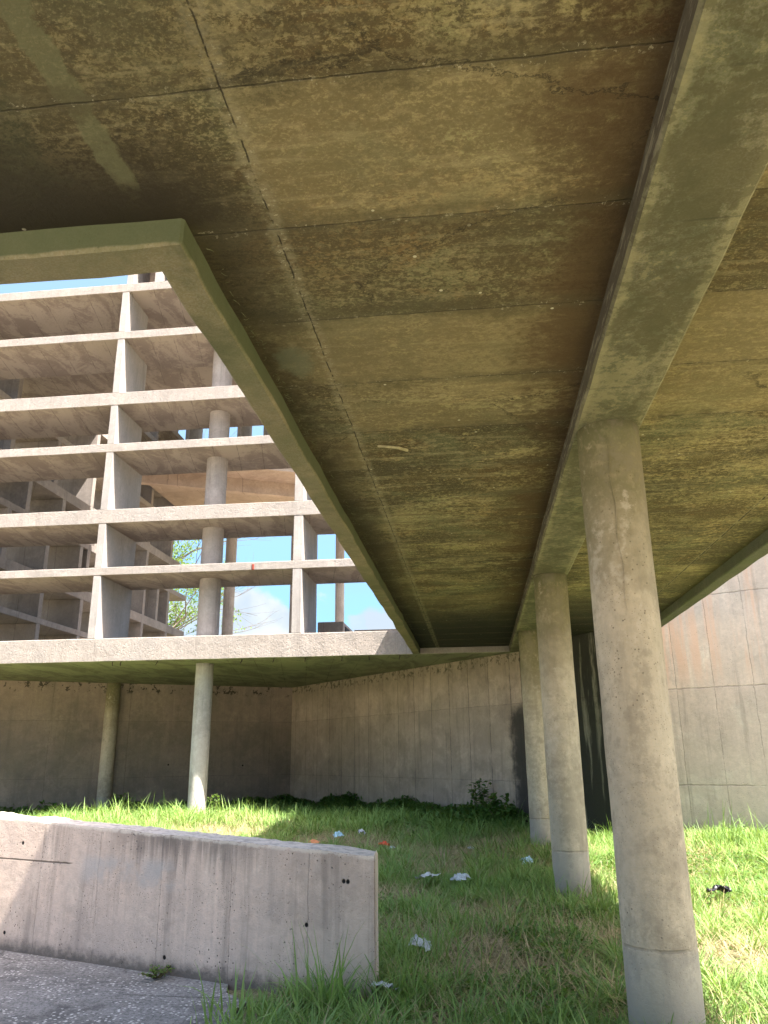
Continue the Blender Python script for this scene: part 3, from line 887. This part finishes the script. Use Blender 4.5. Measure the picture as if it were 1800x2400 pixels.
# round columns inside
finish('tower_column', shaft_bm(-6.25, 17.95, .258, 2.6, 11.68, amp=.004), M_tcol, tw, smooth=True)
for x, y, r, zt in ((-11.42, 35.5, .26, 11.2), (-8.22, 35.5, .26, 11.2), (-6.26, 36.3, .215, 11.2)):
    finish('rear_column', shaft_bm(x, y, r, 2.55, zt, dz=.5, amp=0, seg=24), M_tcol, tw, smooth=True)
# inner roof with a diagonal front edge and diagonal beam
ir = [(-13.6, 26.7), (-.5, 33.0), (-.5, 36.6), (-13.6, 36.6)]
finish('inner_roof', prism_bm(ir, 11.2, 11.72), M_pinkroof, tw)
finish('diagonal_beam', prism_bm([(-13.6, 28.3), (-.5, 34.6), (-.5, 34.95), (-13.6, 28.65)], 10.62, 11.199), M_pinkroof, tw)
# upper storey: close-set fins under the top roof
for k in range(10):
    x = -14.9 + 1.30 * k
    finish('rear_fin', box_bm(x, x + .2, 34.2, 36.0, 11.73, 17.0, bev=.01, amp=0), M_in, tw)
finish('top_roof', prism_bm([(XL, 25.6), (-1, 25.6), (-1, 36.2), (XL, 36.2)], 17.0, 17.45), M_in, tw)
finish('roof_beam', prism_bm([(-14.5, 25.8), (-4.5, 34.0), (-4.9, 34.4), (-14.9, 26.2)], 16.5, 16.999), M_in, tw)
# little frame that stands on the front roof
fx = box_bm(-9.62, -9.42, 18.9, 20.2, 11.92, 14.6, bev=.008, amp=0)
finish('roof_fin', fx, M_fin, tw)
finish('roof_fin', box_bm(-8.78, -8.60, 18.9, 20.2, 11.92, 14.6, bev=.008, amp=0), M_fin, tw)
finish('roof_fin', box_bm(-8.05, -7.87, 18.9, 20.2, 11.92, 14.6, bev=.008, amp=0), M_fin, tw)
finish('roof_panel', box_bm(-9.41, -8.06, 19.9, 20.05, 12.0, 14.5, bev=0, amp=0), M_pinkroof, tw)
finish('roof_shelf', box_bm(-9.62, -7.8, 18.85, 20.3, 14.6, 14.9, bev=.01, amp=0), M_face, tw)
# stair head box on the floor and the parapet behind it
bx = box_bm(-4.43, -3.68, 22.0, 23.9, 2.6, 3.66, bev=.02, amp=.004)
finish('stair_head', bx, M_in, tw)
finish('stair_opening_shade', box_bm(-3.679, -3.66, 22.25, 23.6, 2.62, 3.55, bev=0, amp=0), plain('painted_deep_shade', (.03, .028, .028), .9), tw)  # dark sheet stands in for the shade inside the opening
finish('rear_parapet', box_bm(-3.66, 3.0, 23.9, 24.1, 2.6, 3.70, bev=.01, amp=0), M_in, tw)
finish('rust_mark', box_bm(-4.985, -4.925, YF - .012, YF + .02, 4.075 + .0, 4.215, bev=.012, amp=.003), M_rust, tw)
def stub(x):
    b_ = tube_bm([(x, YF + .1, 2.10), (x + random.uniform(-.01, .01), YF + .09, 2.05), (x + random.uniform(-.03, .03), YF + .07, 1.985)], .011, .009, 6)
    finish('rebar_stub', b_, M_iron, tw)
for x in (-8.15, -7.95, -7.1, -5.15, -4.42, -3.72, -2.90, -2.30, -1.62):
    stub(x)

# ------------------------------------------------------------------ grass
camp = np.array([0., 0.])
def in_view(x, y, pad=.06):
    yaw = math.radians(6.45)
    fx_, fy_ = -math.sin(yaw), math.cos(yaw)
    rx_, ry_ = math.cos(yaw), math.sin(yaw)
    f_ = x * fx_ + y * fy_
    r_ = x * rx_ + y * ry_
    return (f_ > 3.9) & (np.abs(r_) < f_ * (.53 + pad) + .4)
def seg_side(x, y, a, b):
    return (b[0] - a[0]) * (y - a[1]) - (b[1] - a[1]) * (x - a[0])
def in_yard(x, y):
    ok = np.ones_like(x, bool)
    for a, b in ((WA, WC), (WC, WB), (WB, WD), (WD, WE), (WE, WF), (WF, WG)):
        l = math.hypot(b[0] - a[0], b[1] - a[1])
        s = seg_side(x, y, a, b) / l          # >0 : left of a->b, that is behind the wall
        t = ((x - a[0]) * (b[0] - a[0]) + (y - a[1]) * (b[1] - a[1])) / l / l
        inside = (t >= -.02) & (t <= 1.02)
        ok &= ~(inside & (s > -.05))
    # paving, low wall body
    pvx = (y < fy(x) + .34) & (x < -.70) & ~((y < fy(x) - .02) & (x > -1.7 + .1 * np.sin(y * 7)))
    ok &= ~pvx
    ok &= ~((x < -1.38 + .12 * np.sin(y * 9)) & (y < 6.1))
    for cx, cy, r in ((.953, 5.047, .2), (.955, 9.6, .2), (.985, 14.2, .2), (-6.27, 17.95, .2), (-10.45, 22.2, .2)):
        ok &= (x - cx) ** 2 + (y - cy) ** 2 > (r + .0) ** 2
    return ok
def vnoise(x, y, f, seed=0.):
    r = np.zeros_like(x)
    for k in range(4):
        a = 1.7 * k + seed
        r += np.sin(x * f * (1 + .7 * k) * math.cos(a) + y * f * (1 + .7 * k) * math.sin(a) + 2.1 * k + seed * 3) / (1 + .5 * k)
    return r / 2.6
def scatter(n, x0, x1, y0, y1):
    x = rng.uniform(x0, x1, n); y = rng.uniform(y0, y1, n)
    k = in_view(x, y) & in_yard(x, y)
    return x[k], y[k]

def blades(name, x, y, ht, wd, lean, curve, tone, mat, lift=0.0, az=None, **props):
    n = len(x)
    L = 5
    if az is None:
        az = rng.uniform(0, 2 * np.pi, n)
    dxx, dyy = np.cos(az), np.sin(az)
    px, py = -dyy, dxx
    tw_ = rng.uniform(-.9, .9, n)
    t = np.linspace(0, 1, L)
    V = np.zeros((n, 2 * L - 1, 3))
    z0 = gz(x, y) - .01 + lift
    for i, s in enumerate(t):
        ang = lean + curve * s
        # arc: integrate direction
        if i == 0:
            cx, cy, cz_ = np.array(x, float), np.array(y, float), np.array(z0, float)
        else:
            am = lean + curve * (s - .5 / (L - 1))
            st_ = ht / (L - 1)
            cx = cx + dxx * np.sin(am) * st_
            cy = cy + dyy * np.sin(am) * st_
            cz_ = cz_ + np.cos(am) * st_
        wv = wd * (1 - s ** 1.6) * .5
        if i < L - 1:
            V[:, 2 * i] = np.stack([cx - px * wv, cy - py * wv, cz_ + tw_ * wv * .4], -1)
            V[:, 2 * i + 1] = np.stack([cx + px * wv, cy + py * wv, cz_ - tw_ * wv * .4], -1)
        else:
            V[:, 2 * i] = np.stack([cx, cy, cz_], -1)
    V[:, :, 2] = np.maximum(V[:, :, 2], (z0 + .004)[:, None])
    base = (np.arange(n) * (2 * L - 1))[:, None]
    Q = np.concatenate([(base + np.array([[2 * i, 2 * i + 1, 2 * i + 3, 2 * i + 2]])) for i in range(L - 2)], 0)
    T = base + np.array([[2 * (L - 2), 2 * (L - 2) + 1, 2 * (L - 1)]])
    tn = np.repeat(tone, 2 * L - 1)
    return np_mesh(name, V.reshape(-1, 3), Q, tn, mat, tris=T, **props)

def BP(x, y):
    r_ = 0 * x
    for cx, cy, ax, ay in ((-.35, 6.15, .30, .22), (.25, 6.9, .32, .30), (.75, 6.0, .3, .3), (-.55, 7.6, .25, .35), (.1, 8.9, .4, .35), (-1.2, 9.4, .6, .3),
                           (-.2, 10.8, .7, .35), (.3, 5.5, .5, .15), (-1.9, 12.3, .7, .4), (.4, 15.0, .8, .6), (3.3, 7.4, .4, .3), (1.9, 7.4, .3, .5), (1.6, 9.9, .4, .5), (-4.6, 15.2, .6, .3)):
        r_ = r_ + np.exp(-(((x - cx) / ax) ** 2 + ((y - cy) / ay) ** 2))
    return np.minimum(r_, 1.3)
def grass_density(x, y):
    """ragged growth: clumps, bare strawy patches"""
    a = vnoise(x, y, 1.3, 1.0) + .6 * vnoise(x, y, 4.1, 4.0)
    return a
# near, middle and far growth in one sheet of blades
gx, gy, gh, gw, gl, gc, gt, ga = [], [], [], [], [], [], [], []
def clumps(n, x0, x1, y0, y1, rad, h, wdt, per):
    # tussocks: blades that spring from one crown and arch outwards
    X, Y = scatter(n, x0, x1, y0, y1)
    dd = grass_density(X, Y)
    k = dd - .9 * BP(X, Y) + rng.uniform(-.5, .5, len(X)) > -.25
    X, Y, dd = X[k], Y[k], dd[k]
    sz = rng.uniform(.6, 1.35, len(X))
    tone = np.clip(rng.normal(.45, .22, len(X)), 0, 1)
    reps = (per * sz).astype(int)
    i = np.repeat(np.arange(len(X)), reps)
    m_ = len(i)
    a = rng.uniform(0, 2 * np.pi, m_)
    rr = rad * sz[i] * np.sqrt(rng.uniform(0, 1, m_)) * .6
    x, y = X[i] + rr * np.cos(a), Y[i] + rr * np.sin(a)
    k = in_yard(x, y)
    i, x, y, a, rr = i[k], x[k], y[k], a[k], rr[k]
    m_ = len(i)
    gx.append(x); gy.append(y); gh.append(h * sz[i] * rng.uniform(.5, 1.25, m_)); gw.append(wdt * rng.uniform(.6, 1.3, m_))
    gl.append(np.clip(rr / rad * .8 + rng.normal(.1, .12, m_), 0, 1.1)); gc.append(rng.uniform(.5, 1.8, m_))
    gt.append(np.clip(tone[i] + rng.normal(0, .16, m_), 0, 1)); ga.append(a + rng.normal(0, .5, m_))
def add(n, x0, x1, y0, y1, h, wdt, thr=-.35, cmul=1.0):
    x, y = scatter(n, x0, x1, y0, y1)
    dd = grass_density(x, y)
    # straw patches near the middle column and by the right edge
    bare = np.exp(-(((x - 2.6) / .9) ** 2 + ((y - 8.4) / .7) ** 2)) + .9 * np.exp(-(((x - .3) / .5) ** 2 + ((y - 8.3) / .6) ** 2)) \
        + .8 * np.exp(-(((x + .2) / .7) ** 2 + ((y - 5.9) / .25) ** 2)) + .8 * np.exp(-(((x + .4) / 1.0) ** 2 + ((y - 12.6) / .8) ** 2)) + 0.8 * BP(x, y)
    k = (dd - 1.6 * bare + rng.uniform(-.45, .45, len(x))) > thr
    x, y, dd = x[k], y[k], dd[k]
    m_ = len(x)
    hh = h * rng.lognormal(0, .33, m_) * (1 + .40 * np.clip(dd, -.8, 1.2))
    gx.append(x); gy.append(y); gh.append(hh); gw.append(wdt * rng.uniform(.6, 1.35, m_))
    gl.append(rng.uniform(.02, .5, m_)); gc.append(rng.uniform(.3, 1.7, m_) * cmul)
    gt.append(np.clip(rng.beta(2, 2.4, m_) + .22 * dd, 0, 1)); ga.append(rng.uniform(0, 2 * np.pi, m_))
add(40000, -1.9, 4.5, 4.2, 7.2, .115, .0085)
add(42000, -4.0, 6.0, 7.2, 10.5, .125, .0100)
add(55000, -8.0, 7.0, 10.5, 15.0, .14, .0120)
add(80000, -14.0, 6.0, 15.0, 25.0, .19, .0150, thr=-.8)
clumps(430, -1.9, 4.5, 4.2, 7.4, .11, .27, .0105, 46)
clumps(560, -4.0, 6.0, 7.2, 10.8, .12, .28, .0125, 42)
clumps(750, -8.0, 7.0, 10.5, 15.0, .14, .31, .015, 36)
clumps(1500, -14.0, 6.0, 15.0, 24.0, .16, .38, .018, 30)
cat = np.concatenate
blades('grass', cat(gx), cat(gy), cat(gh), cat(gw), cat(gl), cat(gc), cat(gt), M_grass, az=cat(ga), kind='stuff')
# creeping fine growth that hides the soil
sx, sy = scatter(100000, -10, 6, 4.2, 16)
blades('undergrowth', sx, sy, rng.uniform(.03, .085, len(sx)), rng.uniform(.006, .012, len(sx)), rng.uniform(.3, 1.2, len(sx)), rng.uniform(.2, 1.2, len(sx)),
       np.clip(rng.beta(2, 3, len(sx)), 0, 1), M_grass, kind='stuff')
# straw
sx, sy = scatter(190000, -9, 6, 4.2, 17)
dd = grass_density(sx, sy)
bare = np.exp(-(((sx - 2.6) / 1.0) ** 2 + ((sy - 8.4) / .8) ** 2)) + np.exp(-(((sx - .3) / .5) ** 2 + ((sy - 8.3) / .6) ** 2)) \
    + np.exp(-(((sx + .2) / .8) ** 2 + ((sy - 5.9) / .35) ** 2)) + np.exp(-(((sx + .4) / 1.1) ** 2 + ((sy - 12.6) / .9) ** 2)) + 1.3 * BP(sx, sy)
k = (dd - 1.5 * bare + rng.uniform(-.9, .9, len(sx))) < -.30
sx, sy = sx[k], sy[k]
blades('straw', sx, sy, rng.uniform(.10, .34, len(sx)), rng.uniform(.003, .0075, len(sx)), rng.uniform(.7, 1.5, len(sx)), rng.uniform(-.2, .7, len(sx)),
       rng.uniform(0, 1, len(sx)), M_straw, lift=.03, kind='stuff')

def leaves_np(x, y, z, size, tone, up=.6, n_=None):
    """pointed oval leaves, two quads folded along the rib"""
    n = len(x)
    az = rng.uniform(0, 2 * np.pi, n)
    tilt = rng.normal(0, up, n)
    ax = np.stack([np.cos(az) * np.cos(tilt), np.sin(az) * np.cos(tilt), np.sin(tilt)], -1)
    sd_ = np.stack([-np.sin(az), np.cos(az), rng.normal(0, .35, n)], -1)
    sd_ /= np.linalg.norm(sd_, axis=1)[:, None]
    P0 = np.stack([x, y, z], -1)
    s = size[:, None]
    up_ = np.array([0, 0, 1.])
    V = np.stack([P0, P0 + ax * s * .45 + sd_ * s * .30 + up_ * s * .08, P0 + ax * s, P0 + ax * s * .45 - sd_ * s * .30 + up_ * s * .08, P0 + ax * s * .5 - up_ * s * .02], 1)
    b = (np.arange(n) * 5)[:, None]
    Q = np.concatenate([b + np.array([[0, 1, 2, 4]]), b + np.array([[0, 4, 2, 3]])], 0)
    return V.reshape(-1, 3), Q, np.repeat(tone, 5)

# dark leafy ground cover along the foot of the wall
lx, ly, lz, ls, lt = [], [], [], [], []
def cover_along(a, b, n, dmax, hmax, size):
    t = rng.uniform(0, 1, n)
    l = math.hypot(b[0] - a[0], b[1] - a[1])
    nn = ((b[1] - a[1]) / l, -(b[0] - a[0]) / l)
    off = .06 + rng.exponential(dmax, n)
    x = a[0] + (b[0] - a[0]) * t + nn[0] * off
    y = a[1] + (b[1] - a[1]) * t + nn[1] * off
    lump = .55 + .45 * vnoise(x, y, 2.1, 2.)
    k = in_yard(x, y) & in_view(x, y, .1)
    h = hmax * lump * np.exp(-off / (dmax * 3)) * rng.uniform(.1, 1, n)
    lx.append(x[k]); ly.append(y[k]); lz.append((gz(x, y) + np.maximum(h, .02))[k]); ls.append(size * rng.uniform(.6, 1.3, k.sum())); lt.append(rng.uniform(0, 1, k.sum()))
cover_along(WA, WC, 9000, .35, .42, .10)
cover_along(WC, WB, 30000, .55, .60, .10)
cover_along(WD, WE, 2500, .3, .20, .06)
x, y = scatter(26000, -1.4, 2.2, 4.4, 9.5)      # low broadleaf patches in the grass
k = (vnoise(x, y, 2.6, 6.) > .30)
x, y = x[k], y[k]
lx.append(x); ly.append(y); lz.append(gz(x, y) + rng.uniform(.02, .10, len(x))); ls.append(.046 * rng.uniform(.6, 1.4, len(x))); lt.append(rng.uniform(.4, 1, len(x)))
x, y = scatter(14000, 1.5, 4.5, 8.5, 12.0)
lx.append(x); ly.append(y); lz.append(gz(x, y) + rng.uniform(.02, .12, len(x))); ls.append(.040 * rng.uniform(.6, 1.4, len(x))); lt.append(rng.uniform(.4, 1, len(x)))
V, Q, T_ = leaves_np(cat(lx), cat(ly), cat(lz), cat(ls), cat(lt))
np_mesh('ground_cover', V, Q, T_, M_cover, kind='stuff')

# ------------------------------------------------------------------ single plants
def leafy_plant(name, x, y, h, spread, nst, nleaf, size, label, mat, group=None, dark=0., cat_='plant'):
    z0 = float(gz(np.array(x), np.array(y)))
    t = thing(name, label, cat_, (x, y, z0), group)
    bm = bmesh.new()
    X, Y, Z = [], [], []
    for s in range(nst):
        a = random.uniform(0, 6.28)
        top = Vector((x + spread * math.cos(a) * random.uniform(.3, 1), y + spread * math.sin(a) * random.uniform(.3, 1), z0 + h * random.uniform(.6, 1)))
        mid = Vector((x, y, z0)).lerp(top, .5) + Vector((random.uniform(-.04, .04), random.uniform(-.04, .04), h * .08))
        P_ = [Vector((x, y, z0 - .02)), mid, top]
        tube_bm(P_, .008, .003, 5, bm)
        for j in range(nleaf):
            u = random.uniform(.25, 1)
            p = P_[0].lerp(mid, u * 2) if u < .5 else mid.lerp(top, u * 2 - 1)
            X.append(p.x + random.uniform(-.3, .3) * size * 2); Y.append(p.y + random.uniform(-.3, .3) * size * 2); Z.append(p.z + random.uniform(-.2, .2) * size)
    finish('stem', bm, M_stem, t)
    n = len(X)
    V, Q, T_ = leaves_np(np.array(X), np.array(Y), np.array(Z), size * rng.uniform(.6, 1.3, n), rng.uniform(0, 1 - dark, n), up=.5)
    np_mesh('foliage', V, Q, T_, mat, parent=t)
    return t
leafy_plant('leafy_weed', -8.95, 21.6 * .93, .62, .38, 9, 26, .085, 'light green feathery weed standing above the low wall, left of the whitish column', M_tree, 'single weeds in the grass')
leafy_plant('leafy_weed', -10.9, 20.5, .40, .5, 8, 16, .15, 'dark broad-leaved weed at the far left behind the low wall', M_cover, 'single weeds in the grass')
leafy_plant('leafy_weed', -5.75, 17.5, .50, .15, 5, 22, .06, 'small yellowish weed climbing at the foot of the whitish column', M_tree, 'single weeds in the grass')
leafy_plant('leafy_weed', -.05, 17.6, .95, .35, 8, 24, .11, 'tall dark shrubby weed against the retaining wall left of the column row', M_cover, 'single weeds in the grass')
leafy_plant('leafy_weed', .35, 16.7, .62, .45, 10, 26, .13, 'low bushy dark weed touching the stained wall beside the third column', M_cover, 'single weeds in the grass')
leafy_plant('leafy_weed', -2.45, 19.9, .50, .14, 4, 16, .09, 'thin upright weed in front of the middle of the retaining wall', M_cover, 'single weeds in the grass')
leafy_plant('leafy_weed', -1.15, 18.4, .42, .22, 5, 18, .08, 'reddish-stemmed weed pair low against the right half of the retaining wall', M_cover, 'single weeds in the grass')
leafy_plant('leafy_weed', -2.36, 6.12, .07, .17, 10, 22, .022, 'tiny weed growing from the crack between low wall and paving', M_tree, 'single weeds in the grass')

def tuft(x, y, n, hmin, hmax, wdt, label, spread=.12, group='tall grass tufts', bright=.5):
    z0 = float(gz(np.array(x), np.array(y)))
    t = thing('grass_tuft', label, 'grass', (x, y, z0), group)
    X = x + rng.normal(0, spread, n); Y = y + rng.normal(0, spread * .7, n)
    k = in_yard(X, Y) | (Y < 5.3)
    X, Y = X[k], Y[k]
    m_ = len(X)
    o = blades('blades', X, Y, rng.uniform(hmin, hmax, m_), wdt * rng.uniform(.6, 1.3, m_), rng.uniform(.02, .45, m_), rng.uniform(.2, 1.5, m_),
               np.clip(rng.normal(bright, .25, m_), 0, 1), M_grass, kind='stuff')
    o.data.transform(Matrix.Translation(-Vector(t.location)))
    o.parent = t
    return t
tuft(-.98, 5.36, 60, .22, .62, .016, 'tall broad-bladed grass tuft in front of the right part of the low wall', .13)
tuft(-1.45, 5.12, 46, .15, .42, .015, 'grass tuft at the edge of the paving below the low wall', .13)
tuft(-.56, 5.62, 110, .2, .52, .011, 'dense grass tuft hugging the right end of the low wall', .12)
tuft(-.50, 6.6, 150, .25, .60, .010, 'long arching grass tuft just behind the end of the low wall', .22)
tuft(.62, 9.1, 90, .2, .50, .013, 'grass tuft at the left foot of the second column', .22)
tuft(1.25, 9.25, 70, .2, .45, .012, 'grass tuft at the right foot of the second column', .15, bright=.8)
tuft(.75, 13.6, 80, .2, .45, .014, 'grass tuft at the foot of the third column', .25)
tuft(3.7, 12.9, 130, .3, .75, .018, 'tall reedy grass tuft against the right-hand wall', .35, bright=.3)
tuft(4.6, 12.3, 130, .3, .85, .018, 'tallest reedy grass tuft at the right edge of the view', .35, bright=.3)
tuft(2.9, 12.6, 100, .2, .45, .015, 'dark grass tuft right of the nearest column, by the wall', .35, bright=.2)
tuft(-7.5, 16.8, 160, .3, .65, .018, 'sunlit arching grass tuft left of the whitish column', .5, bright=.85)
tuft(-5.0, 16.2, 150, .25, .60, .018, 'sunlit grass tuft right of the whitish column', .5, bright=.8)
tuft(.2, 7.6, 140, .2, .42, .011, 'lush grass tuft in the middle of the lawn left of the nearest column', .3)

# ------------------------------------------------------------------ litter
def crumpled(name, x, y, sx_, sy_, hh, label, mat, cat_='litter', lift=.04, group='bits of litter in the grass', seed=0):
    z0 = float(gz(np.array(x), np.array(y))) + lift * 1.15
    sx_, sy_, hh = sx_ * .75, sy_ * .75, hh * .6
    bm = bmesh.new()
    bmesh.ops.create_grid(bm, x_segments=14, y_segments=14, size=.5)
    for v in bm.verts:
        c = v.co.copy()
        r = c.length
        e = mnoise.noise(Vector((c.x * 3, c.y * 3, seed)))
        v.co = Vector((c.x * sx_ * (1 + .5 * e), c.y * sy_ * (1 + .5 * mnoise.noise(Vector((c.y * 3, seed, c.x * 3)))),
                       hh * (.35 - r * .8 + .7 * abs(mnoise.noise(Vector((c.x * 3, c.y * 3, seed + 3)))) + .22 * abs(mnoise.noise(Vector((c.x * 8, c.y * 8, seed)))))))
    r = bmesh.ops.solidify(bm, geom=bm.faces[:], thickness=.002)
    rot = Matrix.Rotation(seed * 1.3, 4, 'Z') @ Matrix.Rotation(.25, 4, 'X')
    bm.transform(rot)
    me = bpy.data.meshes.new(name)
    bm.to_mesh(me); bm.free()
    me.materials.append(mat)
    o = bpy.data.objects.new(name, me)
    o.location = (x, y, z0)
    link(o, None, label=label, category=cat_, group=group)
    return o
crumpled('plastic_bag', -.50, 6.55, .16, .20, .15, 'crumpled white plastic bag in the grass right of the low wall end', M_white, lift=.14, seed=1)
crumpled('plastic_bag', -.66, 5.55, .18, .16, .10, 'flattened whitish bag nearest the bottom of the view', M_white, lift=.10, seed=2)
crumpled('plastic_bag', -.65, 9.9, .32, .22, .12, 'torn pale bag in the grass above the bag by the low wall', M_white, lift=.13, seed=3)
crumpled('plastic_bag', -.28, 9.8, .30, .18, .15, 'rounded pale bag lying left of the second column', M_white, lift=.13, seed=4)
crumpled('paper_scrap', .60, 11.9, .22, .18, .22, 'pale blue scrap leaning at the left foot of the second column', M_blue, lift=.08, seed=5)
crumpled('paper_scrap', -.2, 13.4, .16, .10, .08, 'small white scrap in straw left of the third column', M_white, lift=.05, seed=6)
crumpled('wrapper', -1.6, 13.7, .20, .14, .16, 'bright red wrapper in the shaded grass', M_red, lift=.10, seed=7)
crumpled('wrapper', -1.45, 13.5, .13, .12, .10, 'white scrap touching the red wrapper', M_white, lift=.08, seed=8)
crumpled('wrapper', -2.75, 13.6, .34, .16, .12, 'orange-brown wrapper just above the low wall top', M_orange, lift=.12, seed=9)
crumpled('paper_scrap', -2.45, 14.2, .22, .14, .20, 'white and blue scrap behind the orange-brown wrapper', M_blue, lift=.14, seed=10)
crumpled('paper_scrap', -2.1, 14.6, .22, .16, .22, 'white scrap right of the blue scrap', M_white, lift=.14, seed=11)
crumpled('black_bag', 2.32, 8.95, .28, .22, .16, 'crumpled black plastic bag on the strawy patch at the right', M_black, lift=.12, seed=12)

# ------------------------------------------------------------------ tree behind the tower
def make_tree(x, y, z0, h, label):
    t = thing('slender_tree', label, 'tree', (x, y, z0))
    bm = bmesh.new()
    tube_bm([(x, y, z0), (x + .2, y, z0 + h * .3), (x, y + .1, z0 + h * .55)], .28, .16, 10, bm)
    tips = []
    def branch(p, dv, l, r, depth):
        pts_ = [p]
        for k in range(4):
            dv = (dv + Vector((random.uniform(-.25, .25), random.uniform(-.25, .25), random.uniform(-.08, .16)))).normalized()
            pts_.append(pts_[-1] + dv * l / 4)
        tube_bm(pts_, r, r * .45, 5, bm)
        if depth == 0:
            tips.extend(pts_[1:])
            return
        for k in range(4):
            q_ = pts_[random.randint(2, 4)]
            nd = (dv + Vector((random.uniform(-.9, .9), random.uniform(-.9, .9), random.uniform(-.45, .6)))).normalized()
            branch(q_, nd, l * .66, r * .45, depth - 1)
        if depth == 1:
            tips.extend(pts_[2:])
    for k in range(14):
        a = k * .7 + random.uniform(-.3, .3)
        branch(Vector((x, y, z0 + h * random.uniform(.20, .52))), Vector((math.cos(a), math.sin(a), random.uniform(.2, .9))), h * .34, .10, 3)
    finish('trunk', bm, M_bark, t)
    X, Y, Z = [], [], []
    for p in tips:
        if mnoise.noise(p * .6) < -.28 or p.x < -24 or p.z > 15.2 or p.x > -18.2:
            continue
        for k in range(15):
            X.append(p.x + random.gauss(0, .32)); Y.append(p.y + random.gauss(0, .22)); Z.append(p.z + random.gauss(0, .2))
    n = len(X)
    V, Q, T_ = leaves_np(np.array(X), np.array(Y), np.array(Z), .22 * rng.uniform(.6, 1.3, n), rng.uniform(0, 1, n), up=.8)
    np_mesh('crown', V, Q, T_, M_tree, parent=t)
make_tree(-25.3, 50.0, -1.5, 22.0, 'slender light green tree with sparse leaves, seen between the tower shelves')
